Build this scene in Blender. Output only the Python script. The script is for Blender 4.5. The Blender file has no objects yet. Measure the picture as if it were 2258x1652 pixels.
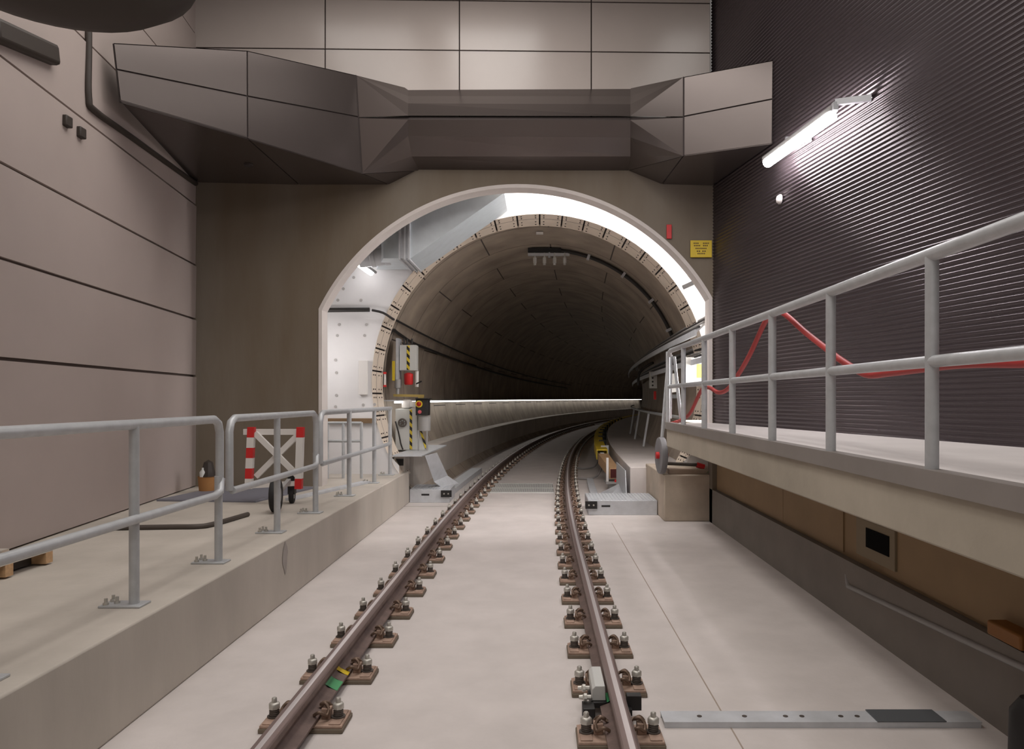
import bpy, bmesh, math, random
from mathutils import Vector, Matrix
random.seed(7)
SC = bpy.context.scene
COL = SC.collection
PI = math.pi
F, CX, CY, HC = 1680.0, 1190.0, 880.0, 1.58   # focal length in pixels, principal point, eye height

# ------------------------------------------------------------------ camera
cam = bpy.data.objects.new('camera', bpy.data.cameras.new('camera'))
COL.objects.link(cam)
cam.location = (0, 0, HC)
cam.rotation_euler = (PI/2, 0, 0)
cam.data.sensor_width = 36
cam.data.lens = F/2258*36
cam.data.shift_x = (1129-CX)/2258
cam.data.shift_y = (CY-826)/2258
cam.data.clip_end = 300
SC.camera = cam

# ------------------------------------------------------------------ world, exposure
W_ = bpy.data.worlds.new('station_air'); SC.world = W_
W_.use_nodes = True
W_.node_tree.nodes['Background'].inputs[0].default_value = (1.0, 0.93, 0.88, 1)
W_.node_tree.nodes['Background'].inputs[1].default_value = 0.15
SC.view_settings.view_transform = 'Standard'
SC.view_settings.look = 'None'
SC.view_settings.exposure = 0.0
SC.view_settings.gamma = 1.0
SC.view_settings.use_curve_mapping = False

def area(name, loc, rot, sx, sy, power, col=(1, 0.955, 0.915)):
    l = bpy.data.lights.new(name, 'AREA'); l.shape = 'RECTANGLE'; l.size = sx; l.size_y = sy
    l.energy = power; l.color = col
    o = bpy.data.objects.new(name, l); COL.objects.link(o); o.location = loc; o.rotation_euler = rot
    return o
# rows of ceiling luminaires of the station hall, above the track and above the left platform
for lx, pw in ((-2.4, 95), (-0.6, 165), (2.5, 85)):
    area('ceiling_luminaire', (lx, 5.0, 6.75), (0, 0, 0), 1.3, 7.0, pw)
area('ceiling_luminaire', (-0.6, -3.5, 6.4), (math.radians(35), 0, 0), 5.0, 1.6, 150)

# ------------------------------------------------------------------ helpers
def V(*a): return Vector(a)
def P(px, py, Y):
    """the point at distance Y that the photograph shows at pixel (px, py)"""
    return Vector(((px-CX)*Y/F, Y, HC-(py-CY)*Y/F))
def lin(c):
    c /= 255.0
    return c/12.92 if c <= 0.04045 else ((c+0.055)/1.055)**2.4
def C(r, g, b): return (lin(r), lin(g), lin(b), 1)

def mat(name, c, rough=0.6, metal=0.0, var=0.0, scale=4.0, bump=0.0, bscale=60.0, c2=None, detail=6, stretch=None, spec=None):
    m = bpy.data.materials.new(name); m.use_nodes = True
    nt = m.node_tree; b = nt.nodes['Principled BSDF']
    b.inputs['Base Color'].default_value = c
    b.inputs['Roughness'].default_value = rough
    b.inputs['Metallic'].default_value = metal
    if spec is not None: b.inputs['Specular IOR Level'].default_value = spec
    if var or bump or c2:
        geo = nt.nodes.new('ShaderNodeNewGeometry')
        mp = nt.nodes.new('ShaderNodeMapping')
        if stretch: mp.inputs['Scale'].default_value = stretch
        nt.links.new(geo.outputs['Position'], mp.inputs['Vector'])
    if var or c2:
        n = nt.nodes.new('ShaderNodeTexNoise'); n.inputs['Scale'].default_value = scale
        n.inputs['Detail'].default_value = detail; n.inputs['Roughness'].default_value = 0.6
        r = nt.nodes.new('ShaderNodeValToRGB')
        r.color_ramp.elements[0].position = 0.32; r.color_ramp.elements[1].position = 0.68
        if c2 is None:
            r.color_ramp.elements[0].color = (c[0]*(1-var), c[1]*(1-var), c[2]*(1-var*1.05), 1)
            r.color_ramp.elements[1].color = (min(1, c[0]*(1+var)), min(1, c[1]*(1+var)), min(1, c[2]*(1+var)), 1)
        else:
            r.color_ramp.elements[0].color = c2; r.color_ramp.elements[1].color = c
        nt.links.new(mp.outputs['Vector'], n.inputs['Vector'])
        nt.links.new(n.outputs['Fac'], r.inputs['Fac'])
        nt.links.new(r.outputs['Color'], b.inputs['Base Color'])
    if bump:
        n2 = nt.nodes.new('ShaderNodeTexNoise'); n2.inputs['Scale'].default_value = bscale; n2.inputs['Detail'].default_value = 4
        bp = nt.nodes.new('ShaderNodeBump'); bp.inputs['Strength'].default_value = bump; bp.inputs['Distance'].default_value = 0.01
        nt.links.new(mp.outputs['Vector'], n2.inputs['Vector'])
        nt.links.new(n2.outputs['Fac'], bp.inputs['Height'])
        nt.links.new(bp.outputs['Normal'], b.inputs['Normal'])
    return m

def emit(name, c, s):
    m = bpy.data.materials.new(name); m.use_nodes = True
    b = m.node_tree.nodes['Principled BSDF']
    b.inputs['Base Color'].default_value = (.8, .8, .8, 1)
    b.inputs['Emission Color'].default_value = c; b.inputs['Emission Strength'].default_value = s
    return m

class MB:
    def __init__(s): s.v = []; s.f = []; s.m = []; s.uv = None
    def face(s, pts, m=0):
        n = len(s.v); s.v += [Vector(p) for p in pts]; s.f.append(list(range(n, n+len(pts)))); s.m.append(m); return s
    def mesh(s, vs, fs, m=0):
        n = len(s.v); s.v += [Vector(p) for p in vs]
        for f in fs: s.f.append([n+i for i in f]); s.m.append(m)
        return s
    def hexa(s, p, m=0):   # p: 4 bottom, 4 top
        return s.mesh(p, [(3, 2, 1, 0), (4, 5, 6, 7), (0, 1, 5, 4), (1, 2, 6, 5), (2, 3, 7, 6), (3, 0, 4, 7)], m)
    def box(s, x0, x1, y0, y1, z0, z1, m=0, M=None):
        p = [V(x0, y0, z0), V(x1, y0, z0), V(x1, y1, z0), V(x0, y1, z0), V(x0, y0, z1), V(x1, y0, z1), V(x1, y1, z1), V(x0, y1, z1)]
        if M is not None: p = [M @ q for q in p]
        return s.hexa(p, m)
    def cbox(s, c, sx, sy, sz, m=0, rot=None):
        M = Matrix.Translation(Vector(c)) @ (rot.to_4x4() if rot is not None else Matrix.Identity(4))
        return s.box(-sx/2, sx/2, -sy/2, sy/2, -sz/2, sz/2, m, M)
    def slab(s, pts, vec, m=0):   # polygon extruded along vec
        pts = [Vector(p) for p in pts]; n = len(pts); vec = Vector(vec)
        vs = pts + [p+vec for p in pts]
        fs = [tuple(range(n)), tuple(range(2*n-1, n-1, -1))] + [(i, n+i, n+(i+1) % n, (i+1) % n) for i in range(n)]
        return s.mesh(vs, fs, m)
    def beam(s, a, b, w, h, m=0, up=(0, 0, 1)):
        a = Vector(a); b = Vector(b); d = (b-a).normalized(); u = Vector(up)
        r = d.cross(u)
        if r.length < 1e-4: r = d.cross(V(0, 1, 0))
        r.normalize(); u = r.cross(d).normalized()
        q = lambda p: [p-r*w/2-u*h/2, p+r*w/2-u*h/2, p+r*w/2+u*h/2, p-r*w/2+u*h/2]
        A = q(a); B = q(b)
        return s.mesh(A+B, [(0, 1, 2, 3), (7, 6, 5, 4), (0, 4, 5, 1), (1, 5, 6, 2), (2, 6, 7, 3), (3, 7, 4, 0)], m)
    def tube(s, pts, r, n=10, m=0, caps=True):
        pts = [Vector(p) for p in pts]; k = len(pts); rs = r if isinstance(r, (list, tuple)) else [r]*k
        t0 = (pts[1]-pts[0]).normalized()
        ref = V(0, 0, 1) if abs(t0.z) < 0.9 else V(1, 0, 0)
        u = t0.cross(ref).normalized(); base = len(s.v)
        for i, p in enumerate(pts):
            t = (pts[min(i+1, k-1)]-pts[max(i-1, 0)]).normalized()
            u = (u-t*u.dot(t)).normalized(); w = t.cross(u)
            for j in range(n):
                a = 2*PI*j/n; s.v.append(p+(u*math.cos(a)+w*math.sin(a))*rs[i])
        for i in range(k-1):
            for j in range(n):
                a = base+i*n+j; b = base+i*n+(j+1) % n
                s.f.append([a, b, b+n, a+n]); s.m.append(m)
        if caps:
            s.f.append([base+j for j in range(n)][::-1]); s.m.append(m)
            s.f.append([base+(k-1)*n+j for j in range(n)]); s.m.append(m)
        return s
    def cyl(s, a, b, r, n=16, m=0, r2=None): return s.tube([a, b], [r, r if r2 is None else r2], n, m)
    def lathe(s, prof, o, axis=(0, 0, 1), n=20, m=0):
        o = Vector(o); ax = Vector(axis).normalized()
        ref = V(0, 0, 1) if abs(ax.z) < 0.9 else V(1, 0, 0)
        u = ax.cross(ref).normalized(); w = ax.cross(u); base = len(s.v)
        for r, z in prof:
            for j in range(n):
                a = 2*PI*j/n; s.v.append(o+ax*z+(u*math.cos(a)+w*math.sin(a))*max(r, 1e-5))
        for i in range(len(prof)-1):
            for j in range(n):
                a = base+i*n+j; b = base+i*n+(j+1) % n
                s.f.append([a, b, b+n, a+n]); s.m.append(m)
        s.f.append([base+j for j in range(n)][::-1]); s.m.append(m)
        s.f.append([base+(len(prof)-1)*n+j for j in range(n)]); s.m.append(m)
        return s
    def sweep(s, prof, frames, m=0, closed=True, caps=True):   # prof: (lateral, up) points; frames: d, s -> point
        k = len(prof); base = len(s.v)
        for fr in frames:
            for (a, b) in prof: s.v.append(fr(a, b))
        rng = k if closed else k-1
        for i in range(len(frames)-1):
            for j in range(rng):
                a = base+i*k+j; b = base+i*k+(j+1) % k
                s.f.append([a, b, b+k, a+k]); s.m.append(m[j] if isinstance(m, (list, tuple)) else m)
        if closed and caps:
            mm = m[0] if isinstance(m, (list, tuple)) else m
            s.f.append([base+j for j in range(k)][::-1]); s.m.append(mm)
            s.f.append([base+(len(frames)-1)*k+j for j in range(k)]); s.m.append(mm)
        return s
    def build(s, name, mats, parent=None, smooth=35, bevel=0, local=False, fix=True):
        me = bpy.data.meshes.new(name)
        off = Vector((0, 0, 0))
        if not local:
            if parent is not None:
                q = parent
                while q is not None: off = off+q.location; q = q.parent
            else:
                xs = [p.x for p in s.v]; ys = [p.y for p in s.v]; zs = [p.z for p in s.v]
                off = Vector(((min(xs)+max(xs))/2, (min(ys)+max(ys))/2, min(zs)))
        me.from_pydata([tuple(p-off) for p in s.v], [], s.f)
        for mm in (mats if isinstance(mats, (list, tuple)) else [mats]): me.materials.append(mm)
        for i, p in enumerate(me.polygons): p.material_index = s.m[i]
        if s.uv:
            lay = me.uv_layers.new(name='UVMap')
            for i, uvp in enumerate(s.uv): lay.data[i].uv = uvp
        if fix:
            bm = bmesh.new(); bm.from_mesh(me); bmesh.ops.recalc_face_normals(bm, faces=bm.faces); bm.to_mesh(me); bm.free()
        if smooth:
            me.shade_smooth(); me.set_sharp_from_angle(angle=math.radians(smooth))
        o = bpy.data.objects.new(name, me); COL.objects.link(o)
        if parent is not None: o.parent = parent
        elif not local: o.location = off
        if bevel:
            b = o.modifiers.new('bevel', 'BEVEL'); b.width = bevel; b.segments = 2; b.limit_method = 'ANGLE'
        return o

def tag(o, label, cat, group=None, kind=None):
    o['label'] = label; o['category'] = cat
    if group: o['group'] = group
    if kind: o['kind'] = kind
    return o
def thing(name, loc, label, cat, group=None):
    o = bpy.data.objects.new(name, None); COL.objects.link(o); o.location = loc; o.empty_display_size = 0.1
    return tag(o, label, cat, group)
def struct(o): o['kind'] = 'structure'; return o
def lab(o, label): o['label'] = label; return o
def smooth_path(pts, k=6):
    pts = [Vector(p) for p in pts]; out = []
    for i in range(len(pts)-1):
        p0 = pts[max(i-1, 0)]; p1 = pts[i]; p2 = pts[i+1]; p3 = pts[min(i+2, len(pts)-1)]
        for j in range(k):
            t = j/k
            out.append(0.5*((2*p1)+(-p0+p2)*t+(2*p0-5*p1+4*p2-p3)*t*t+(-p0+3*p1-3*p2+p3)*t**3))
    out.append(pts[-1]); return out

# track alignment: straight to s = 7 m, then a right-hand curve
RAD, S0 = 178.0, 7.0
def cp(d, s, z=0.0):
    if s <= S0: return V(d, s, z)
    a = (s-S0)/RAD
    return V(RAD-(RAD-d)*math.cos(a), S0+(RAD-d)*math.sin(a), z)
def head(s): return 0.0 if s <= S0 else -(s-S0)/RAD
def frames(s0, s1, step=0.8):
    n = max(1, int(round((s1-s0)/step))); out = []
    for i in range(n+1):
        s = s0+(s1-s0)*i/n
        out.append(lambda a, b, s=s: cp(a, s, b))
    return out

# ------------------------------------------------------------------ materials
M_slab = mat('track_slab_concrete', C(200, 192, 188), 0.75, var=0.07, scale=2.4, bump=0.12, bscale=40, detail=12)
M_kerb = mat('platform_concrete', C(188, 180, 172), 0.8, var=0.13, scale=1.3, bump=0.12, bscale=30)
M_kerbface = mat('kerb_face_concrete', C(184, 176, 166), 0.8, var=0.14, scale=1.1, bump=0.12, bscale=30, stretch=(1, 1, .35))
M_head = mat('headwall_concrete', C(124, 115, 103), 0.8, c2=C(106, 92, 74), scale=0.9, bump=0.15, bscale=25, stretch=(1, 1, 0.22))
M_beam = mat('deck_edge_concrete', C(168, 159, 144), 0.8, var=0.14, scale=1.0, bump=0.1, bscale=25)
M_pier = mat('pier_concrete', C(180, 166, 150), 0.85, var=0.16, scale=2.0, bump=0.1)
M_white = mat('white_painted_wall', C(226, 224, 224), 0.6, var=0.03, scale=2.0)
M_clad = mat('glossy_cream_panel', C(176, 166, 160), 0.25, var=0.03, scale=1.0)
M_lwall = mat('matt_beige_panel', C(172, 159, 153), 0.5, var=0.05, scale=0.6)
M_gap = mat('dark_joint', C(52, 44, 42), 0.9)
M_gapw = mat('grey_brown_joint', C(96, 84, 78), 0.9)
M_deck = mat('deck_top_paving', C(206, 200, 197), 0.75, var=0.05, scale=2)
M_corr = mat('dark_corrugated_sheet', C(78, 69, 72), 0.3, metal=0.55, var=0.05, scale=0.8)
M_hood = mat('bronze_satin_metal', C(96, 88, 85), 0.26, metal=0.6, var=0.05, scale=0.7)
M_ceil = mat('ceiling_paint', C(120, 110, 104), 0.8)
M_galv = mat('galvanised_steel', C(196, 198, 202), 0.45, metal=0.2, var=0.08, scale=9)
M_rail = mat('galvanised_tube', C(186, 188, 190), 0.42, metal=0.3, var=0.07, scale=14)
M_duct = mat('spangled_duct_sheet', C(204, 212, 217), 0.4, metal=0.12, var=0.05, scale=7)
M_rust = mat('rusted_rail_steel', C(116, 98, 92), 0.6, metal=0.35, var=0.22, scale=11, bump=0.1)
M_plate = mat('rusted_base_plate', C(164, 138, 122), 0.65, metal=0.2, var=0.22, scale=16, bump=0.15, bscale=90)
M_pad = mat('plate_pad', C(112, 100, 86), 0.8, var=0.1, scale=20)
M_clip = mat('brown_spring_clip', C(112, 92, 78), 0.5, metal=0.5, var=0.2, scale=30)
M_nut = mat('zinc_nut', C(190, 186, 178), 0.4, metal=0.5)
M_spring = mat('dark_spring_washer', C(84, 76, 70), 0.6, metal=0.3)
M_run = mat('polished_rail_highlight', C(232, 224, 224), 0.3, metal=0.55)  # polished band, with its bright highlight put into the pale colour
M_head_side = mat('worn_rail_head', C(140, 122, 118), 0.4, metal=0.5)
M_lining = None
M_black = mat('black_plastic', C(30, 28, 28), 0.5)
M_rubber = mat('black_rubber', C(26, 24, 24), 0.7)
M_dark = mat('dark_fixture_shell', C(52, 44, 38), 0.6)
M_red = mat('red_paint', C(196, 34, 34), 0.45)
M_hose = mat('red_hose', C(176, 52, 50), 0.5)
M_yellow = mat('yellow_paint', C(214, 184, 40), 0.5)
M_ysign = mat('yellow_sign_face', C(206, 176, 20), 0.5)
M_print = mat('sign_print', C(92, 66, 20), 0.6)
M_wpaint = mat('white_paint', C(214, 210, 206), 0.5)
M_grey = mat('grey_paint', C(150, 148, 146), 0.55)
M_cab = mat('light_grey_cabinet', C(196, 196, 192), 0.5)
M_orange = mat('orange_plastic', C(160, 112, 62), 0.6)
M_wood = mat('pale_timber', C(186, 150, 112), 0.75, var=0.15, scale=8, stretch=(1, 6, 6))
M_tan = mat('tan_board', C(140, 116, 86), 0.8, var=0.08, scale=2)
M_green = mat('green_tape', C(70, 150, 96), 0.5)
M_greendk = mat('green_cloth', C(62, 92, 58), 0.9)
M_cable = mat('black_cable', C(40, 36, 34), 0.6)
M_gcable = mat('grey_cable', C(140, 136, 134), 0.6)
M_trim = mat('brown_timber', C(120, 96, 70), 0.8, var=0.1, scale=6)
M_lens = mat('red_lens', C(150, 26, 14), 0.25)
M_stain = mat('damp_stain', C(160, 152, 146), 0.85, var=0.1, scale=8)
M_tube = emit('lamp_diffuser', (1, 0.94, 0.98, 1), 70.0)
M_tubel = emit('small_lamp_diffuser', (1, 0.97, 0.97, 1), 11.0)
M_tube3 = emit('side_chamber_lamp_diffuser', (1, 0.97, 0.96, 1), 45.0)
M_tube2 = emit('chamber_lamp_diffuser', (1, 0.965, 0.95, 1), 210.0)
M_led = emit('handrail_led', (1, 0.98, 0.94, 1), 6.0)

def hazard(name):
    m = bpy.data.materials.new(name); m.use_nodes = True; nt = m.node_tree; b = nt.nodes['Principled BSDF']
    geo = nt.nodes.new('ShaderNodeNewGeometry'); w = nt.nodes.new('ShaderNodeTexWave')
    mp = nt.nodes.new('ShaderNodeMapping'); mp.inputs['Scale'].default_value = (1, 0, 1)
    w.wave_type = 'BANDS'; w.bands_direction = 'DIAGONAL'; w.inputs['Scale'].default_value = 5.2
    r = nt.nodes.new('ShaderNodeValToRGB'); r.color_ramp.interpolation = 'CONSTANT'
    r.color_ramp.elements[0].color = C(36, 32, 28); r.color_ramp.elements[1].color = C(212, 186, 52); r.color_ramp.elements[1].position = 0.5
    nt.links.new(geo.outputs['Position'], mp.inputs['Vector']); nt.links.new(mp.outputs['Vector'], w.inputs['Vector'])
    nt.links.new(w.outputs['Fac'], r.inputs['Fac']); nt.links.new(r.outputs['Color'], b.inputs['Base Color'])
    b.inputs['Roughness'].default_value = 0.5
    return m
M_haz = hazard('black_yellow_stripe')

def brickmat(name, c1, c2, mortar, bw, rh, ms, rough=0.75, off=0.5):
    m = bpy.data.materials.new(name); m.use_nodes = True; nt = m.node_tree; b = nt.nodes['Principled BSDF']
    tc = nt.nodes.new('ShaderNodeTexCoord'); br = nt.nodes.new('ShaderNodeTexBrick')
    br.inputs['Scale'].default_value = 1.0; br.inputs['Brick Width'].default_value = bw; br.inputs['Row Height'].default_value = rh
    br.inputs['Mortar Size'].default_value = ms; br.inputs['Mortar'].default_value = mortar; br.inputs['Mortar Smooth'].default_value = 0.1
    br.offset = off
    n = nt.nodes.new('ShaderNodeTexNoise'); n.inputs['Scale'].default_value = 1.6; n.inputs['Detail'].default_value = 6
    r = nt.nodes.new('ShaderNodeValToRGB'); r.color_ramp.elements[0].position = 0.3; r.color_ramp.elements[1].position = 0.7
    r.color_ramp.elements[0].color = c2; r.color_ramp.elements[1].color = c1
    nt.links.new(tc.outputs['UV'], br.inputs['Vector']); nt.links.new(tc.outputs['UV'], n.inputs['Vector'])
    nt.links.new(n.outputs['Fac'], r.inputs['Fac'])
    nt.links.new(r.outputs['Color'], br.inputs['Color1']); nt.links.new(r.outputs['Color'], br.inputs['Color2'])
    nt.links.new(br.outputs['Color'], b.inputs['Base Color']); b.inputs['Roughness'].default_value = rough
    return m
M_lining = brickmat('segment_lining_concrete', C(176, 162, 147), C(142, 130, 117), C(66, 58, 52), 2.3, 1.4, 0.012)

# ------------------------------------------------------------------ setting
YH = 9.62                       # the headwall plane (turned very slightly)
def yh(x): return YH+0.023*x
XKERB = -1.985; ZPLAT = 0.485
def xl(Y): return -4.31+0.119*(9.6-Y)         # left wall line
def xr(Y): return 2.19+0.173*(9.7-Y)          # right wall line
ZT = 1.83; RT = 2.45; RL = 2.6; DT = 0.0      # tunnel axis height, ring and lining radius
ZDECK = 1.275; XDECK = 1.62

b = MB(); b.box(-5, 4.5, -2, 11.2, -0.3, 0)
struct(b.build('floor', M_slab))
b = MB(); b.sweep([(-2.3, -0.3), (2.3, -0.3), (2.3, 0), (-2.3, 0)], frames(11.2, 80, 2))
struct(b.build('floor_tunnel', M_slab))
b = MB(); b.box(-5, XKERB, -2, 9.6, 0, ZPLAT); b.box(-3.4, XKERB, 9.6, 11.6, 0, ZPLAT)
o = struct(b.build('floor_platform', M_kerbface, bevel=0.012))
b = MB(); b.sweep([(-2.62, 0), (-2.05, 0), (-2.05, 0.73), (-2.62, 0.73)], frames(11.95, 80, 1.5))
struct(b.build('floor_walkway_left', M_kerb, bevel=0.01))
b = MB(); b.sweep([(1.31, 0), (2.62, 0), (2.62, 0.55), (1.31, 0.55)], frames(11.55, 80, 1.5))
struct(b.build('floor_bench_right', M_slab, bevel=0.01))

# headwall with its arched opening
ACX, ACZ, AR = -0.25, HC-0.09, 2.80
XA0, XA1 = -2.77, 2.19
def arch_z(x): return ACZ+math.sqrt(max(0, AR*AR-(x-ACX)**2))
N = 64
xs = [XA0+(XA1-XA0)*(0.5-0.5*math.cos(PI*i/N)) for i in range(N+1)]
TH = 0.24; ZTOP = HC+3.1
b = MB()
fr = [V(x, yh(x), arch_z(x)) for x in xs]
for i in range(N):
    p, q = fr[i], fr[i+1]
    tp, tq = V(p.x, p.y, ZTOP), V(q.x, q.y, ZTOP); t = V(0, TH, 0)
    b.face([p, q, tq, tp]); b.face([p+t, tp+t, tq+t, q+t])
for (x0, x1, z0) in ((-4.6, XA0, 0.3), (XA1, 2.6, 0.0)):
    b.box(x0, x1, 0, TH, z0, ZTOP)
    for k in range(8): b.v[-8+k].y += yh(b.v[-8+k].x)
# shuttering joints
struct(b.build('wall_front', M_head, fix=False))
b = MB()   # pale reveal of the opening, light from behind put into its colour
out = [V(XA0, yh(XA0), ZPLAT)]+fr+[V(XA1, yh(XA1), 1.25)]
t = V(0, TH, 0)
def inw(p): return (V(ACX, p.y, ACZ+0.2)-p).normalized()*0.045
for i in range(len(out)-1):
    p, q = out[i], out[i+1]; pi_, qi = p+inw(p), q+inw(q)
    if i == 0 : pi_ = p+V(.045, 0, 0)
    if i == len(out)-2: qi = q-V(.045, 0, 0)
    f_ = V(0, -0.012, 0)
    b.face([p+f_, q+f_, qi+f_, pi_+f_]); b.face([pi_+f_, qi+f_, qi+t, pi_+t]); b.face([p+f_, p+t, q+t, q+f_])
struct(b.build('trim_arch', mat('arch_edge_backlight', C(208, 200, 195), 0.7, var=0.05, scale=3), fix=False))

# form tie marks on the white wall, joint in the track slab
b = MB()
for px, py in ((757, 637), (745, 662), (796, 662), (748, 716), (808, 716), (744, 740), (804, 740), (740, 794), (742, 822), (742, 872), (740, 897), (801, 893), (826, 892), (780, 612), (1497, 610), (1515, 612), (1248, 429)):
    p = P(px, py, 11.115); b.lathe([(.022, 0), (.022, .004), (.0, .004)], p, (0, -1, 0), 12)
struct(b.build('trim_tie_marks', mat('tie_mark_grey', C(176, 172, 170), .8)))
b = MB(); b.box(.915, .922, 2, 9.7, 0, .0015)
struct(b.build('trim_slab_joint', mat('slab_joint', C(158, 144, 132), .9)))
# glossy panels above the canopy
b = MB(); g = 0.008
zs = [ZTOP, HC+4.383, HC+5.01, HC+5.65]
xp = [-4.33, (720-CX)*9.6/F, (1013.5-CX)*9.6/F, (1304-CX)*9.6/F, 2.163]
b.box(-4.6, 2.163, 0.0, 0.2, ZTOP, 7.0, 1)
for k in range(8): b.v[k].y += yh(b.v[k].x)
for i in range(4):
    for j in range(len(zs)-1):
        n0 = len(b.v)
        b.box(xp[i]+g, xp[i+1]-g, -0.02, 0, zs[j]+g, zs[j+1]-g, 0)
        for k in range(n0, n0+8): b.v[k].y += yh(b.v[k].x)
struct(b.build('wall_front_panels', [M_clad, M_gap]))

# left wall: wide horizontal panels
zb = [0.485, HC+.286, HC+.995, HC+1.67, HC+2.42, HC+3.12, HC+3.82, HC+4.55, 7.0]
b = MB()
def lw(Y, z, d=0.0): return V(xl(Y)+d, Y, z)
Ya, Yb_ = -2, 9.66
b.hexa([lw(Ya, .3, -.03), lw(Ya, .3, -.3), lw(Yb_, .3, -.3), lw(Yb_, .3, -.03), lw(Ya, 7, -.03), lw(Ya, 7, -.3), lw(Yb_, 7, -.3), lw(Yb_, 7, -.03)], 1)
for j in range(len(zb)-1):
    z0, z1 = zb[j]+0.014, zb[j+1]-0.014
    b.hexa([lw(Ya, z0, .0), lw(Ya, z0, -.03), lw(Yb_, z0, -.03), lw(Yb_, z0, .0), lw(Ya, z1, 0.012), lw(Ya, z1, -.03), lw(Yb_, z1, -.03), lw(Yb_, z1, 0.012)], 0)
struct(b.build('wall_left', [M_lwall, M_gapw]))

# right wall: corrugated dark sheet above the deck
b = MB(); PIT = 0.04; prof = []
z = ZDECK; k = 0
while z < 7.0:
    for i_ in range(8): prof.append((z+PIT*i_/8, 0.006-0.006*math.cos(2*PI*i_/8)))
    z += PIT
for i in range(len(prof)-1):
    (z0, d0), (z1, d1) = prof[i], prof[i+1]
    b.face([V(xr(-2)+d0, -2, z0), V(xr(9.72)+d0, 9.72, z0), V(xr(9.72)+d1, 9.72, z1), V(xr(-2)+d1, -2, z1)])
b.hexa([V(xr(-2)+.03, -2, 1), V(xr(-2)+.25, -2, 1), V(xr(9.72)+.25, 9.72, 1), V(xr(9.72)+.03, 9.72, 1), V(xr(-2)+.03, -2, 7), V(xr(-2)+.25, -2, 7), V(xr(9.72)+.25, 9.72, 7), V(xr(9.72)+.03, 9.72, 7)])
o = struct(b.build('wall_right', M_corr, smooth=0, fix=False))
bm = bmesh.new(); bm.from_mesh(o.data); bmesh.ops.remove_doubles(bm, verts=bm.verts, dist=1e-5); bm.to_mesh(o.data); bm.free(); o.data.shade_smooth(); o.data.set_sharp_from_angle(angle=math.radians(75))
# deck and the wall below it
b = MB()
b.hexa([V(XDECK, -2, ZDECK-.30), V(xr(-2)+.2, -2, ZDECK-.30), V(xr(9.7)+.3, 9.72, ZDECK-.30), V(XDECK, 9.72, ZDECK-.30),
        V(XDECK, -2, ZDECK), V(xr(-2)+.2, -2, ZDECK), V(xr(9.7)+.3, 9.72, ZDECK), V(XDECK, 9.72, ZDECK)])
b.box(1.98, 2.9, 9.72, 11.1, ZDECK-.2, ZDECK)
b.m[1] = 1; b.m[7] = 1
struct(b.build('floor_deck', [M_beam, M_deck], bevel=0.01))
b = MB(); b.box(XDECK-.02, XDECK, -2, 9.72, ZDECK-.075, ZDECK+.012); b.box(XDECK+.0005, XDECK+.07, -2, 9.72, ZDECK-.002, ZDECK+.010)
struct(b.build('trim_deck_edge', mat('weathered_edge_steel', C(132, 125, 120), .6, var=.08, scale=2)))
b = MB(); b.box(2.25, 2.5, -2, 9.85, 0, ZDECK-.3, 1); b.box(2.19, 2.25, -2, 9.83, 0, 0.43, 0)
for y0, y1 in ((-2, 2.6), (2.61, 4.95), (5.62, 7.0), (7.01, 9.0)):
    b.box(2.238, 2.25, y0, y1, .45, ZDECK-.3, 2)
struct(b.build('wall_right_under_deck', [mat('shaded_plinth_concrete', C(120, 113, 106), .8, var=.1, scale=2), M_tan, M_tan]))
b = MB(); b.box(1.61, 2.5, 9.83, 11.58, 0, 0.6)
struct(b.build('wall_pier', M_pier, bevel=0.012))

# chamber behind the headwall: white end wall around the tunnel mouth
YE = 11.12
b = MB(); M = 72; XL0, XR0, ZC1 = -3.4, 2.9, HC+3.4
circ = [V(DT+RT*math.cos(2*PI*i/M), YE, ZT+RT*math.sin(2*PI*i/M)) for i in range(M)]
for p in circ:
    if p.z < 0.73: p.x = -2.05 if p.x < 0 else 2.05
def toRect(p):
    d = V(p.x-DT, 0, p.z-ZT); s_ = 1e9
    if d.x > 1e-6: s_ = min(s_, (XR0-DT)/d.x)
    if d.x < -1e-6: s_ = min(s_, (XL0-DT)/d.x)
    if d.z > 1e-6: s_ = min(s_, (ZC1-ZT)/d.z)
    if d.z < -1e-6: s_ = min(s_, (-0.7-ZT)/d.z)
    return V(DT+d.x*s_, YE, ZT+d.z*s_)
for i in range(M):
    p, q = circ[i], circ[(i+1) % M]; pr, qr = toRect(p), toRect(q)
    if abs(pr.x-qr.x) > 1e-4 and abs(pr.z-qr.z) > 1e-4:
        cxx = pr.x if abs(pr.x) > abs(qr.x) else qr.x; czz = ZC1 if p.z > ZT else -0.7
        corner = V(XL0 if p.x < DT else XR0, YE, czz)
        b.face([p, q, qr, corner, pr])
    else: b.face([p, q, qr, pr])
struct(b.build('wall_chamber_end', M_white, fix=False))
b = MB()
b.box(XL0-.2, XL0, 9.84, 11.3, 0, ZC1); b.box(XR0, XR0+.2, 9.84, 11.3, 0, ZC1); b.box(XL0-.2, XR0+.2, 9.84, 11.3, ZC1, ZC1+.2)
struct(b.build('wall_chamber_sides', M_white))

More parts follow.
